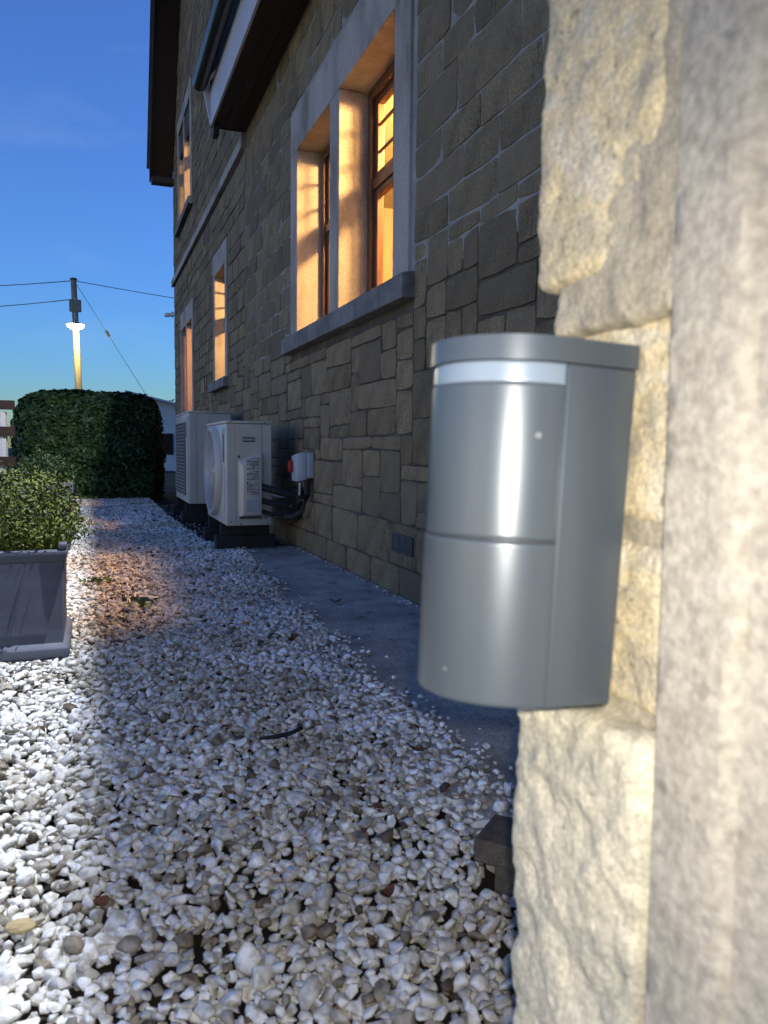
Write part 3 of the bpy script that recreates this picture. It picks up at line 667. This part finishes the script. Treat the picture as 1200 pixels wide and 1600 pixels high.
        bx('corner_post', (.004, -.006, z0+.006), (.075, -.0005, z0+sz-.03), M['ac'], t, bevel=.003)
        bx('side_panel', (.082, -.004, z0+.02), (.215, -.0005, z0+sz-.04), M['ac'], t, bevel=.002)
        bx('side_panel', (.222, -.006, z0+.02), (sx-.01, -.0005, z0+sz-.04), M['ac'], t, bevel=.002)
        MB().tube([(.25, -.0005, z0+sz-.012), (.25, -.012, z0+sz-.012)], .006, 8).build('screw', M['acdark'], t)
    return t
hp1 = heat_pump((.911, 5.70, 0), .329, 1.0, .765, 'nearer white heat pump with round fan and side pipe cover', True)
hp2 = heat_pump((.913, 8.05, 0), .423, 1.30, .935, 'taller white heat pump standing behind the nearer one', False)
# insulated pipes from the nearer unit to the wall
for k, (z_, r_) in enumerate(((.47, .026), (.37, .022), (.29, .016))):
    MB().tube([(.25, -.02-.012*k, z_), (.32, -.04, z_-.02), (.42, -.07, z_-.05+.02*k), (.50, -.08, z_-.06), (.57, -.02, z_-.02)], r_, 10).build('insulated_pipe', M['rubber'], hp1, smooth=True)
MB().tube([(.30, -.03, .42), (.38, -.06, .395), (.45, -.07, .40)], .008, 8).build('copper_pipe', M['metal'], hp1, smooth=True)

# isolator switch on the wall
iso = empty('isolator_switch', (W-.012, 5.44, .525), 'grey electrical isolator box with red switch on the house wall', 'switch')
bx('back_box', (-.05, -.10, .02), (0, .08, .20), M['greybox'], iso, bevel=.006, smooth=True)
MB().add([(-.052, -.10, .01), (-.052, .08, .01), (-.052, .08, .20), (-.052, -.10, .20), (-.120, -.09, -.005), (-.120, .07, -.005), (-.120, .07, .175), (-.120, -.09, .192)],
         [(0, 1, 2, 3), (7, 6, 5, 4), (0, 4, 5, 1), (1, 5, 6, 2), (2, 6, 7, 3), (3, 7, 4, 0)]).build('cover', M['greybox'], iso, bevel=.006, smooth=True)
bx('rotary_switch', (-.150, .015, .06), (-.121, .066, .14), M['red'], iso, bevel=.006)
MB().tube([(-.10, -.09, -.01), (-.10, -.09, -.10)], .007, 8).build('cable_tail', M['white'], iso, smooth=True)
MB().tube([(-.03, -.04, .0), (-.035, -.05, -.10), (-.06, 0, -.22), (-.10, .05, -.26), (-.16, .10, -.27)], .022, 10).build('conduit', M['rubber'], iso, smooth=True)
MB().tube([(-.06, .08, -.01), (-.07, .06, -.12), (-.12, .09, -.20)], .015, 10).build('conduit', M['rubber'], iso, smooth=True)

# ------------------------------------------------------------------ near pier with rough stones
X1 = .33
pier = empty('stone_pier', (X1+.3, .4, 0), 'near sandstone rubble pier with pale dressed jamb, lit by the flash', 'wall')
def pp(o): o.parent = pier; o.matrix_parent_inverse = Matrix.Translation((-X1-.3, -.4, 0)); return o
def rough_stone(name, a, b, m, r=.02, amp=.006, seed=0, res=.004, sc_=22, lump=.0, lsc=9, cut=None):
    """rounded box with fractal relief, only the -X, +-Y and +-Z faces that can be seen"""
    a, b = Vector(a), Vector(b); bmx = bmesh.new()
    def grid(o_, u, v, nu, nv):
        V = [[bmx.verts.new(o_+u*(i/nu)+v*(j/nv)) for i in range(nu+1)] for j in range(nv+1)]
        for j in range(nv):
            for i in range(nu): bmx.faces.new((V[j][i], V[j][i+1], V[j+1][i+1], V[j+1][i]))
    d = b-a; nx_, ny_, nz_ = [max(3, int(q/res)) for q in d]; nx_ = min(nx_, 20)
    ex, ey, ez = Vector((d.x, 0, 0)), Vector((0, d.y, 0)), Vector((0, 0, d.z))
    grid(a, ey, ez, ny_, nz_); grid(a, ex, ez, nx_, nz_); grid(a+ey, ex, ez, nx_, nz_); grid(a, ex, ey, nx_, ny_); grid(a+ez, ex, ey, nx_, ny_)
    bmesh.ops.remove_doubles(bmx, verts=bmx.verts, dist=1e-5)
    for v in bmx.verts:
        p = v.co.copy()
        q = Vector([min(max(p[k], a[k]+r), b[k]-r) for k in range(3)]); q.x = min(max(p.x, a.x+r), b.x)
        n_ = (p-q)
        if n_.length > 1e-6:
            n_.normalize(); p = q+n_*r
        s_ = Vector((seed*3.1, seed*1.7, seed))
        if cut: p = cut(p, a, b)
        h_ = noise.fractal((p+s_)*sc_, .9, 2.1, 5)*amp+noise.fractal((p+s_)*lsc, 1, 2, 2)*lump
        v.co = p+n_*h_
    bmesh.ops.recalc_face_normals(bmx, faces=bmx.faces)
    me = bpy.data.meshes.new(name); bmx.to_mesh(me); bmx.free(); me.materials.append(m); me.polygons.foreach_set('use_smooth', [True]*len(me.polygons))
    o = bpy.data.objects.new(name, me); C.objects.link(o); pp(o)
    # outward normals face away from the pier body
    return o
def cut_top(p, a, b):   # lower near corner knocked off
    t_ = max(0, (.965-p.z)/.10)*max(0, (.47-p.y)/.07)
    k = min(1, t_); return Vector((p.x+.02*k, p.y+.014*k, p.z+.03*k))
rough_stone('stone', (X1-.002, .404, .872), (X1+.2, .548, 1.42), M['pstone'], .012, .0032, 3, .003, 34, .003, 8, cut_top)
rough_stone('stone', (X1+.018, .400, .700), (X1+.2, .538, .850), M['pstone'], .010, .003, 8, .003, 34, .003, 9)
rough_stone('stone', (X1+.014, .400, .572), (X1+.2, .532, .690), M['pstone'], .010, .003, 12, .003, 34, .003, 9)
rough_stone('stone', (X1-.008, .392, .26), (X1+.2, .553, .564), M['pstone2'], .014, .0055, 21, .003, 26, .006, 9)
rough_stone('stone', (X1-.004, .392, -.02), (X1+.2, .548, .25), M['pstone2'], .016, .0055, 31, .005, 20, .012, 8)
o = rough_stone('mortar', (X1+.003, .386, .835), (X1+.25, .526, 1.45), M['pmortar'], .008, .0022, 47, .003, 40, .003, 12)
o = rough_stone('mortar', (X1+.010, .386, -.03), (X1+.25, .520, .560), M['pmortar'], .008, .0025, 43, .005, 40, .003, 12)
o = rough_stone('mortar', (X1+.020, .386, -.03), (X1+.25, .520, 1.45), M['pmortar'], .008, .0025, 41, .005, 40, .003, 12)
# pale dressed jamb: face, arris, second face turned towards the opening
tz = [(-.03, .61), (.614, 1.45)]
pf = [(X1+.25, .384), (X1-.004, .384), (X1-.006, .382), (X1-.006, .372), (X1-.006, .360), (X1-.006, .345), (X1-.005, .332), (X1-.002, .328), (X1+.003, .324), (X1+.008, .28), (X1+.015, .20), (X1+.25, .20)]
zz_ = np.linspace(-.03, 1.45, 260); vs, fs = [], []; m_ = len(pf)
for k, z_ in enumerate(zz_):
    for q, (x_, y_) in enumerate(pf):
        e_ = .0022*noise.fractal((z_*30, q*.6, 1), 1, 2, 4)+.0015*noise.noise((z_*8, q*.3, 5))
        vs.append((x_+(e_ if 0 < q < m_-1 else 0), y_+(e_*1.2 if q in (1, 2, 7, 8) else 0), float(z_)))
for k in range(len(zz_)-1):
    for q in range(m_-1): fs.append((k*m_+q, k*m_+q+1, (k+1)*m_+q+1, (k+1)*m_+q))
o = MB().add(vs, fs).build('jamb', M['ptrim'], smooth=True, sharp=40); pp(o)
o = bx('core', (X1+.20, .205, -.03), (2.2, .515, 1.45), M['pmortar'], bevel=0); pp(o)
o = bx('coping', (X1+.02, .21, 1.452), (2.2, .54, 1.50), M['dressed']); pp(o)

# ------------------------------------------------------------------ wall lamp
Ys = .432; LR = .0590; Xb = .2780
lm = empty('wall_light', (X1-.0065, Ys+LR, .5785), 'grey cylindrical outdoor wall light fixed to the near stone pier', 'wall light')
bxx = Xb-.0045-(X1-.0065)    # local x of the cylinder axis
def ushape(rad, xback, n=40, grow=0):
    pts = [(xback, -rad), (bxx, -rad)] + [(bxx+(rad-.0015)*math.cos(-math.pi/2-math.pi*k/n), rad*math.sin(-math.pi/2-math.pi*k/n)) for k in range(1, n)] + [(bxx, rad), (xback, rad)]
    return pts
H = .2255
MB().prism([(bxx+.0015, 0), (.002, 0), (.0080, H), (bxx+.0045, H)], 'y', -LR-.0022, LR+.0022).build('back_box', M['lampm'], lm, bevel=.0022, seg=3, smooth=True)
def cyl(name, z0, z1, r, m, bev=.001, n=96, cx=None):
    cx = bxx if cx is None else cx
    pr = [(0, z0), (r-bev, z0), (r-bev*.3, z0+bev*.3), (r, z0+bev), (r, z0+bev+.0012), (r, (z0+z1)/2), (r, z1-bev-.0012), (r, z1-bev), (r-bev*.3, z1-bev*.3), (r-bev, z1), (0, z1)]
    vs = [(cx+q*math.cos(2*math.pi*k/n), q*math.sin(2*math.pi*k/n), z) for q, z in pr[1:-1] for k in range(n)]; c_ = len(pr)-2
    fs = [(a*n+k, a*n+(k+1) % n, (a+1)*n+(k+1) % n, (a+1)*n+k) for a in range(c_-1) for k in range(n)]+[tuple(range(n)), tuple((c_-1)*n+k for k in range(n))]
    return MB().add(vs, fs).build(name, m, lm, smooth=True)
sm_r = LR-.0008
cyl('upper_body', .1103, .2115, sm_r, M['lampm']); cyl('seam', .1084, .1102, sm_r-.0005, M['lampseam'], .0001)
cyl('lower_body', 0.0, .1083, sm_r+.0008, M['lampm'], .0015)
cyl('diffuser', .2117, .2253, sm_r-.0006, M['frost'], .0008)
MB().prism(ushape(LR+.0024, .0085), 'z', H+.0003, H+.0162).build('cap', M['lampm'], lm, smooth=True)
None and cyl('lens', -.018, -.0004, .047, M['lens'], .003, cx=bxx-.009)
MB().box((-.0045, -LR-.003, .145), (.0, -LR+.001, .150)).build('screw', M['metal'], lm) if False else None
th_ = math.atan2(-.0415, -.0333)
sc1 = MB().tube([(bxx+(sm_r-.002)*math.cos(R(-103)), (sm_r-.002)*math.sin(R(-103)), .178), (bxx+(sm_r+.0015)*math.cos(R(-103)), (sm_r+.0015)*math.sin(R(-103)), .178)], .0022, 6).build('screw', M['metal'], lm, smooth=True)
sc2 = MB().tube([(bxx+(sm_r-.002)*math.cos(R(-157)), (sm_r-.002)*math.sin(R(-157)), .020), (bxx+(sm_r+.0014)*math.cos(R(-157)), (sm_r+.0014)*math.sin(R(-157)), .020)], .0016, 6).build('screw', M['metal'], lm, smooth=True)
lm.rotation_euler = (R(-1.0), R(2.6), 0)

# ------------------------------------------------------------------ paving blocks by the pier
ang = math.atan2(.072, .080)
pv = empty('paving_slab', (.598, 1.148, .050), 'dark brown paving slab lying on a block beside the near pier', 'paving slab', rz=ang)
bx('slab', (0, -.26, 0), (.108, 0, .040), M['paver'], pv, bevel=.004)
pb = empty('concrete_block', (.629, 1.1287, -.02), 'brown concrete block under the paving slab at the pier foot', 'block', rz=ang)
bx('block', (0, -.20, 0), (.088, .0, .0695), M['paver'], pb, bevel=.004)

# ------------------------------------------------------------------ foliage helper
def leaves(name, pts, nrm, size, m, parent, aspect=.5, jitter=.7, fold=.25, seed=1):
    rs = np.random.RandomState(seed); n = len(pts); pts = np.array(pts); nrm = np.array(nrm)
    d = rs.normal(size=(n, 3)); d /= np.linalg.norm(d, axis=1)[:, None]
    nn = nrm+jitter*rs.normal(size=(n, 3)); nn /= np.linalg.norm(nn, axis=1)[:, None]
    t_ = d-nn*(d*nn).sum(1)[:, None]; t_ /= np.linalg.norm(t_, axis=1)[:, None]; b_ = np.cross(nn, t_)
    s = size*rs.uniform(.6, 1.25, n)[:, None]; w = s*aspect
    base = pts-t_*s*.5; tip = pts+t_*s*.5-nn*s*.12; le = pts-t_*s*.05+b_*w*.5+nn*s*fold*aspect; ri = pts-t_*s*.05-b_*w*.5+nn*s*fold*aspect
    mid = pts
    le2 = pts+t_*s*.25+b_*w*.34+nn*s*fold*aspect*.6; ri2 = pts+t_*s*.25-b_*w*.34+nn*s*fold*aspect*.6
    V = np.stack([base, le, le2, tip, ri2, ri, mid], 1).reshape(-1, 3)
    k = np.arange(n)[:, None]*7
    Fq = np.concatenate([k+np.array([[0, 6, 1, 0]])[:, :3], ], 1)
    tris = np.concatenate([k+np.array([[0, 1, 6]]), k+np.array([[1, 2, 6]]), k+np.array([[2, 3, 6]]), k+np.array([[3, 4, 6]]), k+np.array([[4, 5, 6]]), k+np.array([[5, 0, 6]])], 0)
    me = bpy.data.meshes.new(name); me.vertices.add(len(V)); me.vertices.foreach_set('co', V.astype(np.float32).ravel())
    me.loops.add(len(tris)*3); me.loops.foreach_set('vertex_index', tris.astype(np.int32).ravel())
    me.polygons.add(len(tris)); me.polygons.foreach_set('loop_start', np.arange(0, len(tris)*3, 3, dtype=np.int32)); me.update(calc_edges=True)
    me.materials.append(m); o = bpy.data.objects.new(name, me); C.objects.link(o)
    if parent: o.parent = parent
    return o
# hedge: clipped block with rounded shoulders
hd = empty('hedge', (0, 12.0, -.03), 'dense dark green clipped laurel hedge at the end of the gravel', 'hedge')
pts, nr = [], []; rs = random.Random(9)
def hedge_r(u):   # height profile along x (local -1.06 .. 1.04)
    return 1.0
for _ in range(15500):
    # sample a superellipsoid shell: x -1.07..1.0, y 0..1.5, z 0..1.62
    x_, y_, z_ = rs.uniform(-1, 1), rs.uniform(-1, 1), rs.uniform(-1, 1)
    f_ = rs.choice((0, 0, 0, 1, 2, 2, 3))
    if f_ == 0: y_ = -1
    elif f_ == 1: x_ = -1
    elif f_ == 3: x_ = 1
    else: z_ = 1
    p_e = 4.5; l_ = (abs(x_)**p_e+abs(y_)**p_e+(max(0, z_)**p_e))**(1/p_e)
    v = Vector((x_, y_, z_ if z_ < 0 else z_))/l_
    if z_ < 0: v.z = z_
    k = 1-abs(rs.gauss(0, .055))+.05*noise.noise((v.x*3+4, v.y*3, v.z*3))+.035*noise.noise((v.x*9+4, v.y*9, v.z*9))
    P_ = Vector((-.02+v.x*1.03*k, .75+v.y*.75*k, .80+v.z*.80*(k if v.z > 0 else 1)))
    P_.x += .06*max(0, .5-abs(v.z+.3))*(1 if v.x > 0 else 0)
    n_ = Vector((v.x**5, v.y**5, max(0, v.z)**5)); n_ = n_.normalized() if n_.length > 1e-4 else Vector((0, 0, 1))
    if P_.z > .02: pts.append(P_); nr.append(n_+Vector((0, 0, .35)))
o = leaves('foliage', pts, nr, .10, M['hedge'], hd, .48, .55, .22, 4); tag(o, kind='stuff')
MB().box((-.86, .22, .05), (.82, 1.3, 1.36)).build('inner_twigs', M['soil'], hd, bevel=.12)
for k in range(7):
    x_ = -.8+k*.27; MB().tube([(x_, .5, 0), (x_+rs.uniform(-.1, .1), .45, .5), (x_+rs.uniform(-.2, .2), .4, 1.1)], [.03, .022, .01], 7).build('stem', M['bark'], hd, smooth=True)

def shrub(loc, rx, ry, h, n, size, label, m, seed, zc=.5):
    t = empty('shrub', loc, label, 'shrub'); rs = random.Random(seed); pts, nr = [], []
    for _ in range(n):
        d = Vector((rs.gauss(0, 1), rs.gauss(0, 1), rs.gauss(0, 1))).normalized()
        k = (rs.random()**.35)*(1+.22*noise.noise(d*2.2+Vector((seed, 0, 0)))+.10*noise.noise(d*6))
        P_ = Vector((d.x*rx*k, d.y*ry*k, h*zc+d.z*h*(1-zc if d.z > 0 else zc)*k))
        # upright sprays
        pts.append(P_); nr.append((d+Vector((0, 0, .5))).normalized())
    o = leaves('foliage', pts, nr, size, m, t, .5, .8, .2, seed); tag(o, kind='stuff')
    for k in range(9):
        a_ = k*.7; MB().tube([(0, 0, 0), (rx*.35*math.cos(a_), ry*.35*math.sin(a_), h*.4), (rx*.7*math.cos(a_), ry*.7*math.sin(a_), h*.75)], [.009, .006, .002], 5).build('stem', M['bark'], t)
    return t
# planter with moulded rim and foot
pl = empty('planter', (-.089-.25, 2.93+.25, 0), 'slate grey square planter box with moulded rim, front left', 'planter')
def sq(hw, z): return [(-hw, -hw, z), (hw, -hw, z), (hw, hw, z), (-hw, hw, z)]
def loft(name, prof, m, parent, bevel=.003):
    vs, fs = [], []
    for hw, z in prof: vs += sq(hw, z)
    for i in range(len(prof)-1):
        for k in range(4): fs.append((i*4+k, i*4+(k+1) % 4, (i+1)*4+(k+1) % 4, (i+1)*4+k))
    return MB().add(vs, fs).build(name, m, parent, bevel=bevel, smooth=True)
loft('body', [(.232, .055), (.230, .09), (.236, .345)], M['planter'], pl)
loft('foot', [(.243, .0), (.251, .012), (.251, .040), (.240, .054), (.228, .060)], M['planter'], pl)
loft('rim', [(.2355, .3455), (.2450, .352), (.2510, .368), (.2510, .386), (.246, .390), (.226, .390), (.222, .384), (.222, .30)], M['planter'], pl)
MB().add(sq(.221, .345), [(0, 1, 2, 3)]).build('soil', M['soil'], pl)
# raised scroll at the rim's right corner
MB().box((.222, -.251, .3905), (.251, -.18, .412)).build('corner_scroll', M['planter'], pl, bevel=.006, smooth=True)
bx('maker_mark', (.16, -.2325, .085), (.20, -.2300, .090), M['greybox'], pl, bevel=0) if False else None
shrub((-.34, 3.20, .32), .32, .30, .36, 17000, .017, 'yellow green box shrub growing in the slate grey planter', M['box'], 2, .45)
pl2 = empty('planter', (-.14-.17, 6.15, 0), 'small dark grey planter further back beside the shrub', 'planter')
loft('body', [(.15, .0), (.17, .40)], M['planter'], pl2); loft('rim', [(.171, .405), (.18, .41), (.18, .50), (.16, .50), (.155, .40)], M['planter'], pl2)
shrub((-.31, 6.15, .40), .21, .22, .32, 3200, .026, 'small dark shrub growing in the further grey planter', M['hedge'], 6, .4)

# ------------------------------------------------------------------ loose things on the ground
def leaf_thing(name, loc, size, m, label, cat, rz, curl=.4, asp=.55):
    vs, fs = [], []; nu, nv = 6, 2
    for i in range(nu+1):
        u = i/nu; wv = math.sin(math.pi*min(.98, u*.92+.04))**.8*asp*size*.5
        for j in range(-1, 2): vs.append(((u-.5)*size, j*wv, size*curl*(4*(u-.5)**2)*.5+abs(j)*size*.10*curl+.002*random.random()))
    for i in range(nu):
        for j in range(2): k = i*3+j; fs.append((k, k+1, k+4, k+3))
    n = len(vs); vs2 = vs+[(x, y, z-.0012) for x, y, z in vs]; fs2 = fs+[tuple(q+n for q in reversed(f)) for f in fs]
    o = MB().add(vs2, fs2).build(name, m, smooth=True); o.location = loc; o.rotation_euler = (random.uniform(-.2, .2), random.uniform(-.2, .2), rz); tag(o, label, cat); return o
leaf_thing('dead_leaf', (1.10, 3.60, .008), .07, M['deadleaf'], 'curled brown dead leaf alone on the concrete path', 'leaf', .3)
leaf_thing('dead_leaf', (.70, 2.86, .02), .045, M['deadleaf'], 'brown curled dead leaf on the gravel near the path edge', 'leaf', 1.0, .9)
leaf_thing('dead_leaf', (.73, 1.70, .020), .06, M['deadleaf'], 'long dark brown leaf at the gravel edge left of the pier', 'leaf', -.5, .5, .3)
leaf_thing('dead_leaf', (.44, 1.15, .020), .036, M['redleaf'], 'rusty red dead leaf lying on the foreground gravel', 'leaf', .5, .6)
leaf_thing('dead_leaf', (.0, 1.28, .022), .03, M['redleaf'], 'tiny red brown leaf scrap on the left foreground gravel', 'leaf', .9, .2, .8)
st = MB().tube([(.0, 0, .012), (.02, .035, .016), (.055, .05, .018), (.10, .045, .016), (.135, .02, .012)], [.004, .006, .006, .006, .004], 6).build('rubber_strap', M['rubber'], smooth=True)
st.location = (.50, 1.96, .012); st.rotation_euler = (0, 0, R(200)); tag(st, 'curved black strip lying on the gravel left of the wall light', 'strap')
w1 = empty('weed', (.19, 3.72, .0), 'small green weed growing in the warm lit patch of gravel', 'weed')
tag(leaves('foliage', [(random.gauss(0, .035), random.gauss(0, .03), .03+abs(random.gauss(0, .012))) for _ in range(26)], [(0, 0, 1)]*26, .04, M['weed'], w1, .6, .5, .2, 8), kind='stuff')
w2 = empty('weed', (.02, 4.45, .0), 'low green weed with dead leaves right of the planter shrub', 'weed')
tag(leaves('foliage', [(random.gauss(0, .05), random.gauss(0, .05), .025+abs(random.gauss(0, .012))) for _ in range(34)], [(0, 0, 1)]*34, .035, M['weed'], w2, .6, .5, .2, 9), kind='stuff')
w3 = empty('weed', (-.05, 11.7, .0), 'low green weed on the gravel at the foot of the hedge', 'weed')
tag(leaves('foliage', [(random.gauss(0, .12), random.gauss(0, .05), .03+abs(random.gauss(0, .02))) for _ in range(40)], [(0, 0, 1)]*40, .05, M['weed'], w3, .6, .5, .2, 10), kind='stuff')
pts, nr = [], []
for _ in range(120):
    y_ = 1+abs(random.gauss(0, 1))*5; x_ = random.uniform(-.12*y_-.4, gravel_edge(min(y_, 12)))
    if y_ < 12: pts.append((x_, y_, .012+random.uniform(0, .01))); nr.append((random.gauss(0, .3), random.gauss(0, .3), 1))
for _ in range(200):
    y_ = random.uniform(5.95, 11); pts.append((random.uniform(.85, W-.05), y_, -.018)); nr.append((0, 0, 1))
for _ in range(330):
    pts.append((random.gauss(.12, .11), random.gauss(4.4, .9), .012)); nr.append((random.gauss(0, .3), 0, 1))
o = leaves('leaf_litter', pts, nr, .024, M['deadleaf'], None, .55, .3, .3, 12); tag(o, 'scattered dark dead leaf litter on the gravel', 'leaf litter', kind='stuff')
bm = bmesh.new(); bmesh.ops.create_icosphere(bm, subdivisions=2, radius=1)
for v in bm.verts: v.co = Vector((v.co.x*.024, v.co.y*.014, v.co.z*.010))*(1+.25*noise.noise(v.co*1.3))
me = bpy.data.meshes.new('tan_stone'); bm.to_mesh(me); bm.free(); me.materials.append(M['tanstone']); o = bpy.data.objects.new('tan_stone', me); C.objects.link(o); o.location = (-.115, 1.26, .018)
tag(o, 'yellow brown stone among the white chippings at the left edge', 'stone')

# ------------------------------------------------------------------ utility pole with street lamp, wires, second pole
up_ = empty('utility_pole', (-.36, 33, -.03), 'brown timber utility pole carrying a lit street lamp', 'utility pole')
T = (-.18, 0, 7.20)
def lerp(z): return (T[0]*z/7.2, 0, z)
MB().tube([(0, 0, 0), lerp(3), lerp(5.2), lerp(7.2)], [.14, .13, .12, .105], 14).build('pole', M['timber'], up_, smooth=True)
MB().tube([lerp(7.2), (T[0], 0, 7.26)], [.15, .10], 12).build('pole_cap', M['rubber'], up_, smooth=True)
p6 = lerp(6.2)
MB().box((p6[0]-.20, -.24, 5.95), (p6[0]+.24, -.11, 6.42)).build('junction_box', M['timber'], up_, bevel=.04)
MB().tube([(p6[0], -.2, 6.5), (p6[0]+.02, -.2, 5.5)], .03, 8).build('riser_pipe', M['metal'], up_)
LZ = 5.30; q5 = lerp(LZ)
MB().tube([(q5[0]-.10, -.14, LZ+.28), (q5[0]-.05, -.45, LZ+.34), (q5[0], -.62, LZ+.22)], .025, 8).build('lamp_arm', M['metal'], up_, smooth=True)
ls = MB().tube([(q5[0], -.62, LZ+.22), (q5[0], -.62, LZ+.16), (q5[0], -.62, LZ+.10)], [.08, .22, .33], 20, True).build('lamp_shade', M['metal'], up_, smooth=True)
MB().tube([(q5[0], -.62, LZ+.098), (q5[0], -.62, LZ+.02), (q5[0], -.62, LZ-.05), (q5[0], -.62, LZ-.10)], [.32, .28, .18, .05], 20).build('lamp_globe', emit('street_lamp_glow', (1, .86, .45), 14), up_, smooth=True)
l_ = lamp('street_lamp_light', 'POINT', (-.36+q5[0], 33-.95, LZ-.5), 110, (1, .80, .30), .08)
def wire(name, a, b, sag, r, label, parent=None):
    a, b = Vector(a), Vector(b); pts = [a.lerp(b, k/24)-Vector((0, 0, sag*4*(k/24)*(1-k/24))) for k in range(25)]
    o = MB().tube(pts, r, 5).build(name, M['cable'], parent); 
    if label: tag(o, label, 'cable')
    return o
wire('overhead_wire', (-.54, 33, 7.13), (-18, 33, 6.3), .55, .016, 'upper overhead wire running left from the utility pole')
wire('overhead_wire', (-.60, 33, 6.42), (-18, 33, 5.9), .75, .016, 'lower overhead wire running left from the utility pole')
wire('overhead_wire', (-.50, 33, 7.13), (20, 33, 6.2), .35, .014, 'overhead wire running right from the utility pole to the house')
gw = wire('stay_wire', (-.50, 33, 7.10), (2.6, 33, 2.0), 0, .010, 'thin slanting stay wire with insulator right of the utility pole')
ins = MB().tube([(.60, 33, 5.29), (.72, 33, 5.09)], .055, 8).build('insulator', M['rubber'], gw)
p2 = empty('utility_pole', (-3.10, 24, -.03), 'pale second pole at the far left edge of the view', 'utility pole')
MB().tube([(-.0, 0, 0), (-.03, 0, 3), (-.08, 0, 5.2)], [.14, .12, .08], 12).build('pole', M['timber'], p2, smooth=True)
MB().tube([(-.45, 0, 4.9), (.12, 0, 4.9)], .03, 6).build('cross_arm', M['timber'], p2)

# fence at the left edge
fc = empty('wooden_fence', (-2.2, 9, -.03), 'dark wooden rail fence with pale posts at the left edge', 'fence')
for k in range(6): MB().tube([(k*.27-.02, .04, 0), (k*.27-.02, .04, 1.13)], .05, 8).build('post', M['whitewall'], fc, smooth=True)
for z_ in (1.20, .93, .62): bx('rail', (-.6, -.04, z_-.045), (1.46, .0, z_+.05), M['darkwood'], fc)

# neighbouring house seen between the hedge and the wall
nh = empty('neighbouring_house', (1.2, 27, -.03), 'pale neighbouring house with light grey roof beyond the hedge', 'house')
bx('wall', (0, 0, 0), (4.6, 6, 1.55), M['whitewall'], nh, bevel=0)
rf = MB().prism([(-.15, 2.62), (-.15, 2.56), (4.8, 1.42), (4.8, 1.50)], 'y', -.2, 6.2).build('roof', M['paleroof'], nh)
wv = MB().prism([(0, 1.551), (0, 2.50), (4.4, 1.551)], 'y', .0, 5.9).build('gable_wall', M['whitewall'], nh)
for x_ in (.9, 1.9): 
    f = bx('window', (x_, -.04, .55), (x_+.45, -.002, 1.25), M['darkwood'], nh, bevel=.005); bx('pane', (x_+.05, -.045, .6), (x_+.40, -.041, 1.2), M['glass'], nh, bevel=0)
# parked pale boat trailer like clutter: low wall beyond hedge
bx('garden_wall', (2.0, 20, -.03), (9, 20.3, .55), M['mortar'], None, bevel=.01); gwl = bpy.data.objects['garden_wall']; tag(gwl, 'low dark garden wall behind the hedge beside the house', 'wall')
# far trees behind the houses
for k, (x_, y_, h_) in enumerate(((3.6, 42, 3.1), (-9, 70, 2.6), (14, 90, 3.2))):
    t = empty('tree', (x_, y_, -.03), ('dark low tree crown just above the neighbouring roof', 'distant dark tree left of the utility pole behind the hedge', 'distant dark tree hidden behind the house end')[k], 'tree')
    pts, nr = [], []
    for _ in range(1500):
        d = Vector((random.gauss(0, 1), random.gauss(0, 1), random.gauss(0, 1))).normalized(); kk = random.random()**.4*(1+.3*noise.noise(d*3))
        pts.append((d.x*3*kk, d.y*1.5*kk, h_*.62+d.z*h_*.38*kk)); nr.append(d)
    tag(leaves('crown', pts, nr, .22, M['treeleaf'], t, .6, .8, .2, 20+k), kind='stuff')
    MB().tube([(0, 0, 0), (.1, 0, h_*.6)], [.16, .07], 8).build('trunk', M['bark'], t)
